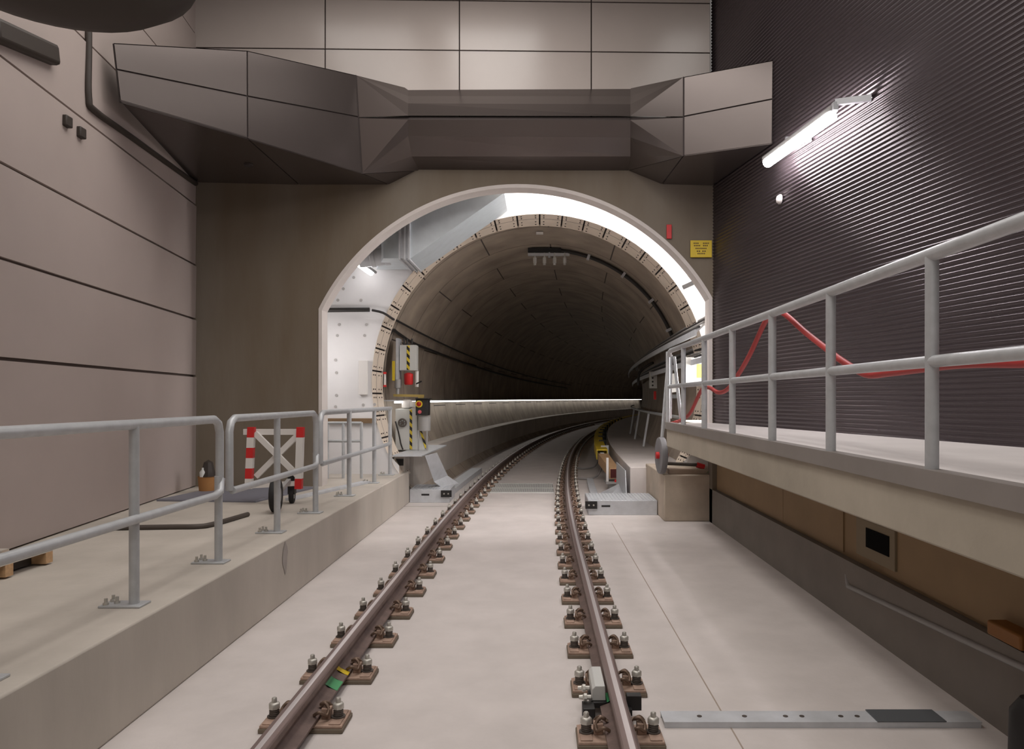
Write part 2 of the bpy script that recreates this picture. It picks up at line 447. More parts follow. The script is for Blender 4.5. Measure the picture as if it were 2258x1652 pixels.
# the cream ring of lining plates at the mouth
b = MB(); NP = 46; YR = 11.86
M_ring = mat('cream_lining_plate', C(216, 202, 186), 0.6, var=0.05, scale=3)
for i in range(NP):
    if ZT+RT*math.sin(PI/2-2*PI*(i+.5)/NP) < 0.5: continue
    a0 = PI/2-2*PI*(i)/NP-0.005; a1 = PI/2-2*PI*(i+1)/NP+0.005
    for (y0, y1, rr) in ((YE-.01, YE+.30, RT), (YE+.302, YR, RT-.003)):
        pts = []
        for yy in (y0, y1):
            for a in (a0, (a0+a1)/2, a1):
                pts.append(V(DT+rr*math.cos(a), yy, ZT+rr*math.sin(a)))
        b.mesh(pts, [(0, 1, 4, 3), (1, 2, 5, 4)], 0)
    for a in (a0-.02, a1+.02):
        for yy in (YE+.08, YE+.2, YE+.45, YE+.62):
            c = V(DT+(RT-.008)*math.cos(a), yy, ZT+(RT-.008)*math.sin(a)); n_ = V(-math.cos(a), 0, -math.sin(a))
            b.cyl(c-n_*.006, c+n_*.004, .012, 6, 1)
for i in range(96):   # dark back behind the joints
    a0 = 2*PI*i/96; a1 = 2*PI*(i+1)/96; rr = RT+.02
    if ZT+RT*math.sin(a0) < 0.5: continue
    b.face([V(DT+rr*math.cos(a0), YE, ZT+rr*math.sin(a0)), V(DT+rr*math.cos(a1), YE, ZT+rr*math.sin(a1)), V(DT+rr*math.cos(a1), YR, ZT+rr*math.sin(a1)), V(DT+rr*math.cos(a0), YR, ZT+rr*math.sin(a0))], 1)
for i in range(96):
    a0 = 2*PI*i/96; a1 = 2*PI*(i+1)/96
    if ZT+RT*math.sin(a0) < 0.5: continue
    b.face([V(DT+r_*math.cos(a), YR, ZT+r_*math.sin(a)) for r_, a in ((RT-.006, a0), (RT-.006, a1), (RL+.02, a1), (RL+.02, a0))], 0)
struct(b.build('wall_tunnel_mouth', [M_ring, M_gap], fix=False, smooth=20))

# tunnel lining, following the curve
b = MB(); NA = 72; SS = [YR-.02+i*0.7 for i in range(98)]; uvs = []
for s_ in SS:
    for j in range(NA+1):
        a = -PI/2+2*PI*j/NA
        b.v.append(cp(DT-0.06+RL*math.cos(a), s_, ZT+RL*math.sin(a)))
for i in range(len(SS)-1):
    for j in range(NA):
        k = i*(NA+1)+j
        b.f.append([k, k+1, k+NA+2, k+NA+1]); b.m.append(0)
        u0, u1 = j/NA*2*PI*RL, (j+1)/NA*2*PI*RL; v0, v1 = SS[i], SS[i+1]
        uvs += [(u0, v0), (u1, v0), (u1, v1), (u0, v1)]
b.uv = uvs
struct(b.build('wall_tunnel', M_lining, fix=False, smooth=60))
b = MB(); b.face([cp(-3, 79, -1), cp(3, 79, -1), cp(3, 79, 5), cp(-3, 79, 5)])
struct(b.build('wall_tunnel_light_cap', M_lining, fix=False))  # unseen cap added to keep world light out of the tunnel
b = MB(); b.box(-5, 4.6, -2, 9.9, 7.0, 7.2)
struct(b.build('ceiling', M_ceil))


# ------------------------------------------------------------------ canopy over the tunnel mouth
def pane(b, pts, m=0, g=0.008, th=0.012, mb=1):
    pts = [Vector(p) for p in pts]; c = sum(pts, Vector())/len(pts); n = len(pts); ins = []
    nrm = (pts[1]-pts[0]).cross(pts[-1]-pts[0]).normalized()
    if nrm.dot(V(0, 0, HC)-c) < 0: nrm = -nrm
    for i in range(n):
        a = (pts[(i+1) % n]-pts[i]).normalized(); d = (pts[i-1]-pts[i]).normalized()
        sn = max(0.35, a.cross(d).length); ins.append(pts[i]+(a+d)*(g/sn))
    b.slab(ins, -nrm*th, m); b.slab([p-nrm*th*0.9 for p in pts], -nrm*0.01, mb)
hood = thing('canopy', P(1140, 377, 9.3), 'bronze metal canopy with folded middle and flared wings above the tunnel arch', 'canopy')
YL = [6.9, 7.86, 9.04]
T = [P(250, 95, 6.9), P(545, 112, 7.86), P(785, 166, 9.04)]
S_ = [P(258, 151, 6.9), P(548, 212, 7.86), P(785, 256, 9.04)]
B_ = [P(265, 225, 6.9), P(546, 306, 7.86), P(798, 383, 9.04)]
EYE = V(0, 0, HC)
def on_plane(p, a, c, d):   # where the sight line through p meets the plane a, c, d
    n = (c-a).cross(d-a); r = p-EYE; return EYE+r*((a-EYE).dot(n)/r.dot(n))
def on_line(p, a, c): t = (p.z-a.z)/(c.z-a.z); return a+(c-a)*t
B_[0] = on_plane(B_[0], T[0], T[1], B_[1]); S_[0] = on_line(S_[0], T[0], B_[0])
B_[2] = on_plane(B_[2], T[1], B_[1], T[2]); S_[1] = on_line(S_[1], T[1], B_[1]); S_[2] = on_line(S_[2], T[2], B_[2])
b = MB()
for i in (0, 1):
    pane(b, [T[i], T[i+1], S_[i+1], S_[i]]); pane(b, [S_[i], S_[i+1], B_[i+1], B_[i]])
def back(p, z=None): return V(p.x, yh(p.x), p.z if z is None else z)
for i in (0, 1): b.face([T[i], T[i+1], back(T[i+1]), back(T[i])], 0)
b.build('wing', [M_hood, M_gap], hood, smooth=0, fix=False)
b = MB()
hl = V(-4.31, yh(-4.31), B_[0].z); hc = P(925, 376, 9.62)
pane(b, [B_[0], B_[1], V(B_[1].x, yh(B_[1].x), B_[1].z), hl], 0)
pane(b, [B_[1], B_[2], V(-1.9, yh(-1.9), B_[2].z), V(B_[1].x, yh(B_[1].x), B_[1].z)], 0)
pane(b, [B_[2], hc, V(-1.9, yh(-1.9), B_[2].z)], 0)
b.cyl(P(548, 362, 8.75), P(548, 362, 8.75)+V(0, 0, -.02), .05, 14, 1)
b.build('soffit', [M_hood, M_gap], hood, smooth=0, fix=False)
T3, S3, B3 = P(1507, 170, 8.53), P(1507, 257, 8.53), P(1507, 344, 8.53)
T4, S4, B4 = P(1705, 133, 8.07), P(1705, 218, 8.07), P(1703, 317, 8.07)
B4 = on_plane(B4, T3, B3, T4); S4 = on_line(S4, T4, B4); S3 = on_line(S3, T3, B3)
b = MB(); pane(b, [T3, T4, S4, S3]); pane(b, [S3, S4, B4, B3]); b.face([T3, T4, back(T4), back(T3)], 0)
b.build('wing', [M_hood, M_gap], hood, smooth=0, fix=False)
b = MB(); hr = P(1385, 376, 9.65)
pane(b, [B3, B4, V(xr(9.68), 9.66, B4.z), V(1.55, yh(1.55), B3.z)], 0); pane(b, [B3, V(1.55, yh(1.55), B3.z), hr], 0)
b.build('soffit', [M_hood, M_gap], hood, smooth=0, fix=False)
b = MB()
L = [P(900, 195, 9.6), P(900, 212, 9.42), P(900, 228, 9.22), P(900, 255, 9.02), P(900, 264, 8.98), P(900, 300, 9.1), P(908, 345, 9.35), P(925, 376, 9.6)]
R = [P(1390, 195, 9.64), P(1390, 212, 9.45), P(1390, 230, 9.22), P(1390, 256, 9.0), P(1390, 265, 8.96), P(1390, 303, 9.08), P(1390, 345, 9.35), P(1385, 376, 9.64)]
for i in range(7):
    if i != 3: b.face([L[i], R[i], R[i+1], L[i+1]], 0)
b.slab([L[3]+V(0, .03, 0), R[3]+V(0, .03, 0), R[4]+V(0, .03, 0), L[4]+V(0, .03, 0)], (0, .01, 0), 1)
dn = V(0, 0, -.012)
Sl, Sr = S_[2], S3
b.face([T[2], L[1], L[0]], 0); b.face([T[2], L[2], L[1]], 0); b.face([T[2], Sl, L[3], L[2]], 0)
b.face([Sl+dn, B_[2], L[4]], 0); b.face([B_[2], L[5], L[4]], 0); b.face([B_[2], L[6], L[5]], 0); b.face([B_[2], L[7], L[6]], 0)
b.face([T3, R[1], R[0]], 0); b.face([T3, R[2], R[1]], 0); b.face([T3, Sr, R[3], R[2]], 0)
b.face([Sr+dn, B3, R[4]], 0); b.face([B3, R[5], R[4]], 0); b.face([B3, R[6], R[5]], 0); b.face([B3, R[7], R[6]], 0)
b.face([Sl+V(0, .02, 0), L[3]+V(0, .04, 0), L[4]+V(0, .04, 0), Sl+dn+V(0, .02, 0)], 1); b.face([Sr+V(0, .02, 0), R[3]+V(0, .04, 0), R[4]+V(0, .04, 0), Sr+dn+V(0, .02, 0)], 1)
for p, q in ((T[2], B_[2]), (T3, B3)): b.beam(p+V(0, -.004, 0), q+V(0, -.004, 0), .012, .012, 1, up=(0, 1, 0))
b.build('folded_fascia', [M_hood, M_gap], hood, smooth=0, fix=False)

# ------------------------------------------------------------------ rails and their fastenings
def rail(d, label):
    p0 = cp(d, 2.2); r = thing('rail', (p0.x, p0.y, 0.045), label, 'rail')
    fr_ = frames(2.2, 7, 1.6)+frames(7.4, 76, 1.0)
    q = [(lambda a, bb, f=f: f(d+a, bb)) for f in fr_]
    b = MB(); b.sweep([(-.07, .045), (.07, .045), (.07, .056), (.022, .074), (.009, .088), (.009, .14), (-.009, .14), (-.009, .088), (-.022, .074), (-.07, .056)], q)
    b.build('rail_foot', M_rust, r, smooth=30)
    b = MB(); prof = [(-.035, .138), (-.009, .132), (.009, .132), (.035, .138), (.036, .166), (.031, .177), (.014, .182), (-.01, .182), (-.031, .177), (-.036, .166)]
    b.sweep(prof, q, [0, 0, 0, 0, 2, 2, 1, 2, 2, 0]); b.build('rail_head', [M_rust, M_run, M_head_side], r, smooth=50)
    return r
DL, DR = -1.13, 0.37
rl = rail(DL, 'left running rail with shiny head, curving into the tunnel')
rr_ = rail(DR, 'right running rail with shiny head, beside the yellow-covered third rail')
for (r, d, s0, m_, nm) in ((rl, DL, 3.98, M_green, 'green_tape'), (rl, DL, 4.2, M_yellow, 'yellow_mark'), (rr_, DR, 3.78, M_green, 'green_tape')):
    b = MB(); sg = 1 if d == DL else -1
    ln = .12 if nm == 'green_tape' else .05
    b.sweep([(sg*.0095, .09), (sg*.0235, .0755), (sg*.0715, .058), (sg*.0725, .056), (sg*.069, .0545), (sg*.011, .085)], [(lambda a, bb, s=s: cp(d+a, s, bb)) for s in (s0, s0+ln)])
    lab(b.build(nm, m_, r), 'green tape around the rail foot' if nm == 'green_tape' else 'yellow paint mark on the rail foot')

clip_path = smooth_path([(.052, -.05, .068), (.08, -.06, .085), (.108, -.04, .062), (.112, -.015, .085), (.092, -.004, .108), (.07, .004, .1), (.092, .016, .106), (.114, .03, .082), (.108, .05, .062), (.08, .06, .082), (.052, .05, .068)], 4)
def mk_fastening():
    r = thing('rail_fastening', (0, 0, 0), '', 'rail fastening')
    b = MB(); b.box(-.2, .2, -.1, .1, 0, .022); b.build('rubber_pad', M_pad, r, local=True, bevel=.004)
    b = MB(); b.box(-.195, .195, -.094, .094, .022, .036)
    b.box(-.185, -.13, -.085, .085, .036, .042); b.box(.13, .185, -.085, .085, .036, .042)
    for s_ in (-1, 1): b.box(s_*.1-.022, s_*.1+.022, -.022, .022, .036, .088)
    b.build('base_plate', M_plate, r, local=True, bevel=.004)
    for s_ in (-1, 1):
        b = MB(); o_ = (s_*.155, 0, .042)
        b.lathe([(.034, 0), (.034, .005), (.023, .006), (.025, .012), (.022, .015), (.025, .02), (.022, .024), (.025, .03), (.022, .034), (.024, .038)], o_, n=14, m=1)
        b.lathe([(.022, .038), (.027, .04), (.027, .062), (.022, .068), (.013, .07), (.013, .088), (.009, .093)], o_, n=8, m=0)
        b.build('anchor_bolt', [M_nut, M_spring], r, local=True, smooth=40)
        b = MB(); b.tube([V(s_*p.x, p.y, p.z) for p in clip_path], .0085, 7); b.build('rail_clip', M_clip, r, local=True, smooth=60)
    return r
def mk_small():
    b = MB(); b.box(-.2, .2, -.1, .1, 0, .036, 0)
    for s_ in (-1, 1):
        b.cyl((s_*.155, 0, .036), (s_*.155, 0, .08), .025, 6, 1); b.cyl((s_*.155, 0, .08), (s_*.155, 0, .125), .022, 6, 2)
        b.box(s_*.1-.025, s_*.1+.025, -.05, .05, .036, .095, 3)
    return b.build('rail_fastening', [M_plate, M_spring, M_nut, M_clip], local=True)
ORD = 'nearest second third fourth fifth sixth seventh eighth ninth tenth eleventh twelfth thirteenth fourteenth fifteenth sixteenth seventeenth eighteenth nineteenth twentieth'.split()
ORD += ['twenty-'+w for w in 'first second third fourth fifth sixth seventh eighth ninth'.split()]+['thirtieth']
first = mk_fastening(); kids = list(first.children); small = mk_small(); used = [False, False]
def dup(root, ks):
    r = root.copy(); COL.objects.link(r)
    for k in ks: c = k.copy(); COL.objects.link(c); c.parent = r
    return r
for d, s0, st, side in ((DL, 3.07, .62, 'left'), (DR, 3.52, .605, 'right')):
    k = 0; s_ = s0
    while s_ < 46:
        far = s_ > 19.5
        if not far:
            r = first if not used[0] else dup(first, kids); used[0] = True
        else:
            r = small if not used[1] else small.copy()
            if used[1]: COL.objects.link(r)
            used[1] = True
        r.location = cp(d, s_); r.rotation_euler = (0, 0, head(s_))
        if not far: l_ = 'rusty plate under the %s rail, %s counted from the photo\'s bottom edge' % (side, ORD[k]) if k else 'rusty plate with clips and bolts under the %s rail, nearest the bottom edge' % side
        else: l_ = 'tiny bolted plate under the %s rail, far inside the tunnel' % side
        tag(r, l_, 'rail fastening', 'base plates under the %s rail' % side); k += 1; s_ += st

# sensor clamped to the right rail
wd = thing('wheel_sensor', (0.28, 3.92, 0.0), 'pale grey box with chamfered top clamped beside the right rail near the bottom edge', 'sensor')
b = MB(); b.slab([V(.262, 3.80, .075), V(.262, 3.80, .13), V(.278, 3.80, .148), V(.326, 3.80, .148), V(.33, 3.80, .075)], (0, .28, 0)); b.build('housing', M_cab, wd, bevel=.003)
b = MB(); b.box(.25, .335, 3.78, 4.0, .045, .075); b.box(.21, .27, 3.7, 3.8, 0.0, .075); b.build('clamp', M_black, wd, bevel=.004)
for yy in (3.78, 3.9):
    b = MB(); b.lathe([(.012, -.02), (.012, 0), (.02, 0.001), (.02, .015), (.012, .022), (.01, .04)], (.235, yy, .1), (-1, 0, 0), 8); b.build('clamp_bolt', M_nut, wd)
b = MB(); b.box(.43, .5, 3.74, 3.79, 0.05, .12); b.box(.43, .45, 3.7, 3.85, .04, .07); b.build('clamp_end', M_black, wd)

# flat cable channel across the slab
ch = thing('cable_channel', (1.3, 3.72, 0), 'flat galvanised channel with holes lying across the slab at lower right', 'cable channel')
b = MB(); b.box(.6, 2.12, 3.657, 3.665, 0, .026); b.box(.6, 2.12, 3.775, 3.783, 0, .026); b.box(.598, 2.122, 3.655, 3.785, .024, .03); b.build('channel', M_galv, ch)
for xx in (.78, 1.0, 1.2, 1.28, 1.47, 1.55, 1.68):
    b = MB(); b.cyl((xx, 3.72, .0295), (xx, 3.72, .033), .012, 10); b.build('rivet', M_spring, ch)
b = MB(); b.box(1.62, 1.95, 3.65, 3.79, .0305, .036); b.build('cover_strip', mat('dull_steel', C(104, 108, 112), .5, metal=.5), ch)

# ------------------------------------------------------------------ left railings
def post(par, x, y, z0, z1, r=.026):
    b = MB(); b.cyl((x, y, z0), (x, y, z1), r, 14); p = b.build('post', M_rail, par, smooth=40)
    return p
def foot(par, x, y, z0, sx=1):
    b = MB(); b.box(x-.16, x+.06, y-.06, y+.06, z0, z0+.012); p = b.build('base_plate', M_rail, par, bevel=.003)
    for q in ((-.13, -.035), (-.13, .035), (-.09, .0)):
        c = MB(); c.lathe([(.016, 0), (.016, .012), (.009, .013), (.009, .035)], (x+q[0], y+q[1], z0+.012), n=8); c.build('bolt', M_nut, p)
XL = -2.15; ZTR = HC-.135; ZMR = HC-.635
def bend(y0, y1, zt, lo0, lo1, r=.09):
    p = []
    if lo0 is not None: p += [(XL, y0, lo0), (XL, y0, zt-r), (XL, y0+r*.3, zt-r*.3), (XL, y0+r, zt)]
    else: p += [(XL, y0, zt)]
    if lo1 is not None: p += [(XL, y1-r, zt), (XL, y1-r*.3, zt-r*.3), (XL, y1, zt-r), (XL, y1, lo1)]
    else: p += [(XL, y1, zt)]
    return p
def railing(label, y0, y1, posts, lo0, lo1, x=XL):
    t = thing('platform_railing', (XL, posts[0], ZPLAT), label, 'railing', 'galvanised tube railings along the left platform edge')
    b = MB(); b.tube(bend(y0, y1, ZTR, lo0, lo1), .027, 12); b.build('top_rail', M_rail, t, smooth=50)
    b = MB(); mid = [(XL+.02, y0, ZMR), (XL+.02, y1-.12, ZMR)]
    if lo1 is not None: mid += [(XL+.02, y1-.04, ZMR+.02), (XL+.01, y1, ZMR+.1)]
    b.tube(mid, .025, 12); b.build('mid_rail', M_rail, t, smooth=50)
    for yy in posts: post(t, XL, yy, ZPLAT+.01, ZTR if yy < y1-.05 or lo1 is None else ZMR+.12); foot(t, XL, yy, ZPLAT)
    return t
railing('grey tube railing on the platform, nearest section at the left edge of the photo', 1.6, 5.12, [2.95, 4.04, 5.10], None, ZMR)
railing('grey tube railing on the platform, middle section in front of the red and white barrier', 5.28, 7.32, [6.24, 7.31], ZMR, ZMR)
railing('grey tube railing on the platform, far section ending at the white wall', 7.47, 11.0, [8.6, 9.9, 10.95], ZMR, None)

# ------------------------------------------------------------------ right railing on the deck
XRR = XDECK+.035; ZT2 = HC+.61; ZM2 = HC+.158
t = thing('deck_railing', (XRR, 6, ZDECK), 'long grey tube railing along the raised deck edge on the right', 'railing')
b = MB(); b.tube([(XRR, .8, ZT2), (XRR, 9.62, ZT2), (XRR, 9.7, ZT2-.015), (XRR, 9.73, ZT2-.06)], .03, 12); b.build('top_rail', M_rail, t, smooth=50)
b = MB(); b.tube([(XRR, .8, ZM2), (XRR, 9.72, ZM2)], .026, 12); b.build('mid_rail', M_rail, t, smooth=50)
for px in (2055, 1832, 1703, 1615, 1553, 1507, 1473): post(t, XRR, F*XRR/(px-CX), ZDECK, ZT2, .028)
post(t, XRR, 2.05, ZDECK, ZT2, .028)

# ------------------------------------------------------------------ lamps
def tube_lamp(a, c, label, r=.045, m=M_tube, wall=None, br=None):
    a = Vector(a); c = Vector(c); d = (c-a).normalized()
    t = thing('tube_lamp', (a+c)/2, label, 'lamp')
    b = MB(); n = 12; b.tube([a, a+d*.02, c-d*.02, c], [r*.7, r, r, r*.7], 14); b.build('diffuser', m, t, smooth=50)
    up = V(0, 0, 1)-d*d.z; up.normalize()
    b = MB(); b.beam(a-d*.03+up*r, c+d*.03+up*r, r*1.6, r*.9); b.build('lamp_body', M_grey, t, bevel=.006)
    if br:
        for p, q in br:
            b = MB(); b.beam(p, q, .04, .05); b.build('bracket', M_galv, t)
    return t
zl = HC+2.42
p0, p1 = V(2.33, 7.82, zl), V(2.5, 6.5, zl)
tube_lamp(p0, p1, 'lit tube lamp on an arm from the dark corrugated wall at upper right', .05, br=[(V(2.5, 6.45, zl+.09), V(xr(6.35)-.005, 6.35, zl+.09)), (V(2.5, 6.45, zl+.09), V(2.5, 6.45, zl+.02)), (p0+V(.03, -.5, .07), V(xr(7.3)-.005, 7.3, zl+.07))])
tube_lamp(P(783, 577, 10.8), P(822, 604, 10.8), 'small lit tube lamp on the white wall left of the tunnel mouth', .042, m=M_tubel)
# lamps inside the chamber, out of sight behind the headwall, that light the white end wall
def hid(a, c, l): tube_lamp(a, c, l, .03, m=M_tube3 if 'left' in l else M_tube2)
hid((1.35, 10.05, HC+2.75), (2.2, 10.05, HC+2.1), 'lamp behind the headwall lighting the upper right of the white wall')
hid((-0.2, 10.05, HC+3.12), (0.8, 10.05, HC+3.05), 'lamp behind the headwall lighting the top of the white wall')
hid((-3.25, 10.2, HC+0.9), (-3.25, 10.2, HC+0.4), 'lamp behind the headwall lighting the white wall on the left')
hid((2.7, 10.1, HC+1.1), (2.7, 10.1, HC+0.1), 'added unseen lamp behind the headwall at the right, brightening the tunnel')  # extra lamp added to brighten the tunnel, no source known there
b = MB(); c = V(xr(7.9), 7.9, HC+2.07); b.lathe([(.05, 0), (.05, .02), (.035, .04), (.0, .05)], c, (-1, 0, 0), 14)
tag(b.build('wall_sensor', M_wpaint), 'small round white sensor on the dark wall below the tube lamp', 'sensor')


# ------------------------------------------------------------------ ventilation duct in the chamber
du = thing('ventilation_duct', P(905, 585, 10.6), 'galvanised sheet metal duct slanting across the upper left of the tunnel mouth', 'duct')
ya, yb = 10.1, 11.08
A0, A1 = P(905, 570, ya), P(1112, 425, ya)
zt_ = HC+3.3
b = MB(); b.slab([A0, A1, V(A1.x+.02, ya, A1.z+.12), V(A1.x+.02, ya, zt_), V(A0.x, ya, zt_)], (0, yb-ya, 0)); b.build('slanted_duct', M_duct, du, smooth=0)
b = MB()
for xx in (A0.x-.015, A0.x-.07, A0.x-.14):
    b.box(xx-.012, xx+.012, ya-.03, yb, A0.z-.02, zt_)
b.box(A0.x-.16, A0.x, ya, yb, A0.z, zt_); b.build('flange', M_galv, du, smooth=0)
b = MB(); xz = A0.x-.16; b.slab([V(xz, ya+.1, A0.z+.02), V(xz, yb, A0.z+.02), V(xz-.5, yb, A0.z+.02), V(xz-.22, ya+.1, A0.z+.02)], (0, 0, 1.2)); b.build('mitred_duct', M_duct, du, smooth=0)
b = MB(); b.lathe([(.16, 0), (.16, .06), (.15, .07), (.15, .2), (.16, .21), (.16, .26), (.15, .27), (.14, .42)], (xz-.22, 10.6, A0.z+.16), (-1, -.1, -.15), 20); b.build('round_spigot', M_galv, du, smooth=30)
b = MB(); b.cbox(P(938, 586, 11.0)+V(0, -.1, .02), .06, .004, .035); b.build('sticker', M_wpaint, du)

# ------------------------------------------------------------------ services on the tunnel walls
def along(d, s0, s1, z, st=.6): 
    n = max(2, int((s1-s0)/st)); return [cp(d, s0+(s1-s0)*i/n, z) for i in range(n+1)]
for d, z, nm, lb in ((2.16, HC+1.0, 'upper', 'upper galvanised cable ladder running into the tunnel on the right'), (2.3, HC+.66, 'lower', 'lower galvanised cable ladder running into the tunnel on the right')):
    t = thing('cable_ladder', cp(d, 10.2, z), lb, 'cable ladder', 'cable ladders on the right tunnel wall')
    for q in (-.15, .15):
        b = MB(); f_ = [(lambda a, bb, ff=ff: ff(d+q+a, z+q*.9+bb)) for ff in frames(9.95, 30, .8)]
        b.sweep([(-.012, -.04), (.012, -.04), (.012, .04), (-.012, .04)], f_); b.build('side_rail', M_galv, t)
    for k in range(28):
        s_ = 10.1+.42*k; b = MB(); b.beam(cp(d-.15, s_, z-.135), cp(d+.15, s_, z+.135), .03, .03); b.build('rung', M_galv, t)
    for j, (q, mm, col) in enumerate(((-.1, M_cable, 'black'), (-.03, M_gcable, 'grey'), (.05, M_cable, 'second black'), (.11, M_gcable, 'second grey'))):
        b = MB(); b.tube(along(d+q, 10.0, 28, z+q*.9+.035), .018, 7)
        o = b.build('power_cable', mm, smooth=60); tag(o, '%s cable lying on the %s cable ladder' % (col, nm), 'cable', 'cables on the %s cable ladder' % nm)
# cable round the vault with clips
va = 14.3
def vault(phi, r=RL-.05, s_=va): return cp(DT-.06+r*math.sin(phi), s_, ZT+r*math.cos(phi))
t = thing('vault_cable', vault(0.1), 'thick black cable curving round the tunnel vault down to the right', 'cable')
b = MB(); b.tube([vault(.1+i*.035) for i in range(34)], .035, 10); b.build('sheath', M_cable, t, smooth=60)
for ph in (.33, .62, .9, 1.15):
    b = MB(); p = vault(ph, RL-.06); b.cbox(p, .05, .1, .1, rot=Matrix.Rotation(ph, 3, 'Y')); b.build('clip', M_galv, t)
t = thing('splitter_bracket', vault(0, RL-.25), 'small black and grey bracket on the tunnel crown carrying four pale canisters', 'bracket')
zc = ZT+RL
b = MB(); b.cbox(cp(0.02, va, zc-.14), .78, .06, .05); b.build('crossbar', M_galv, t)
b = MB(); b.cbox(cp(-.06, va, zc-.06), .62, .12, .07); b.build('terminal_block', M_black, t)
b = MB(); b.cyl(cp(.03, va, zc-.01), cp(.03, va, zc-.2), .018, 8); b.build('stem', M_galv, t)
for i, q in enumerate((-.27, -.09, .1, .29)):
    b = MB(); b.lathe([(.0, -.2), (.025, -.2), (.025, -.17), (.034, -.165), (.034, -.06), (.02, -.05), (.012, .03)], cp(q+.03, va-.02, zc-.14), n=12)
    tag(b.build('canister', M_cab, smooth=40), ('pale grey canister under the crown bracket, %s of four' % ('leftmost', 'second from left', 'third from left', 'rightmost')[i]), 'canister', 'canisters under the crown bracket')
b = MB(); b.box(-.06, .06, 12.9, 12.98, zc-.05, zc-.015); tag(b.build('crown_detector', M_wpaint), 'small white detector on the crown just inside the cream ring', 'detector')
# cables along the left wall
b = MB(); b.tube([P(722, 684, 11.05), P(815, 683, 11.05)], .032, 10)
b2 = MB()
tag(b.build('pipe', M_cable, smooth=60), 'short black pipe fixed level on the white wall left of the tunnel', 'pipe')
def wallpt(s_, z, off=.05):
    h = math.sqrt(max(.01, (RL-off)**2-(z-ZT)**2)); return cp(DT-.06-h, s_, z)
pts = [P(820, 684, 11.04), P(845, 690, 11.06), V(-2.15, 11.2, HC+1.17)]+[wallpt(s_, HC+1.27-(s_-12)*.012, .06) for s_ in [12.1+i*1.5 for i in range(24)]]
b2.tube(smooth_path(pts, 3), .018, 7); tag(b2.build('cable', M_cable, smooth=60), 'upper thin black cable along the left tunnel wall', 'cable')
b = MB(); pts = [wallpt(12.15, HC+.1), wallpt(12.15, HC+.6), wallpt(12.15, HC+1.0), wallpt(12.3, HC+1.12), wallpt(12.7, HC+1.1)]+[wallpt(s_, HC+1.05-(s_-13)*.012) for s_ in [14+i*1.5 for i in range(22)]]
b.tube(smooth_path(pts, 3), .026, 8); tag(b.build('cable', M_cable, smooth=60), 'lower thick black cable bending down to the striped cabinet', 'cable')
for j, q in enumerate((0, .07)):
    b = MB(); b.tube(smooth_path([wallpt(11.9+q, HC-.15), wallpt(11.9+q, HC+.3), wallpt(11.95+q, HC+.8), wallpt(12+q, HC+1.02)], 4), .022, 8)
    tag(b.build('cable', M_cable, smooth=60), ('outer' if j == 0 else 'inner')+' black vertical cable beside the yellow strip left of the striped cabinet', 'cable')

# hazard-striped cabinet hung on the wall
def cab(name, label, x0, x1, y0, y1, z0, z1, stripe):
    t = thing(name, ((x0+x1)/2, (y0+y1)/2, z0), label, 'cabinet')
    b = MB(); b.box(x0, x1, y0, y1, z0, z1); b.build('body', M_cab, t, bevel=.006)
    for (a, c) in stripe:
        b = MB(); b.box(a, c, y0-.004, y0, z0+.01, z1-.01); b.build('hazard_stripe', M_haz, t)
    return t
t = cab('wall_cabinet', 'light grey wall cabinet with one black and yellow stripe, above the red horn', -2.31, -2.03, 12.55, 12.75, HC+.47, HC+.89, [(-2.19, -2.14)])
b = MB(); b.box(-2.36, -2.32, 12.5, 12.8, HC+.2, HC+1.0); b.build('back_rail', M_galv, t)
for x in (-2.25, -2.2, -2.12):
    b = MB(); b.cyl((x, 12.65, HC+.89), (x, 12.65, HC+1.0), .016, 8); b.build('cable_gland', M_cable, t)
b = MB(); b.lathe([(.03, .2), (.075, .18), (.075, .02), (.06, 0)], (-2.17, 12.62, HC+.235), n=16)
tag(b.build('beacon', M_red, smooth=40), 'red cylindrical beacon under the striped wall cabinet', 'beacon')
b = MB(); b.lathe([(.05, .2), (.05, .06), (.03, .05), (.03, -.05)], (-2.33, 12.5, HC+.12), n=14)
tag(b.build('junction_bottle', M_grey, smooth=40), 'grey cylindrical fitting left of the red beacon', 'fitting')
b = MB(); b.box(-2.40, -2.36, 12.4, 12.42, HC+.3, HC+.62); tag(b.build('yellow_marker', M_yellow), 'narrow yellow upright strip left of the striped wall cabinet', 'marker')
t = thing('hydrant_lever', (-2.03, 12.6, HC+.25), 'pale valve with black lever at the right of the red beacon', 'valve')
b = MB(); b.cyl((-2.03, 12.6, HC+.2), (-2.03, 12.6, HC+.46), .03, 10); b.build('valve_body', M_wpaint, t)
b = MB(); b.beam((-2.03, 12.55, HC+.25), (-1.94, 12.5, HC+.29), .02, .02); b.build('lever', M_black, t)
b = MB(); b.beam((-2.38, 12.4, HC+.06), (-1.88, 12.4, HC+.05), .02, .04); b.cbox((-1.93, 12.4, HC-.02), .09, .03, .16)
tag(b.build('brass_bar', mat('brass_strip', C(168, 146, 84), .5, metal=.4)), 'brass coloured bar across the wall just above the white handrail end', 'bar')
pg = P(849, 837, 11.75); b = MB(); b.cbox(pg, .03, .02, .2); o = tag(b.build('level_gauge', M_wpaint), 'slim white upright gauge with red ends at the edge of the cream ring', 'gauge')
for z in (.1, -.1):
    c = MB(); c.cbox(pg+V(0, -.005, z), .045, .03, .03); c.build('red_end', M_red, o)

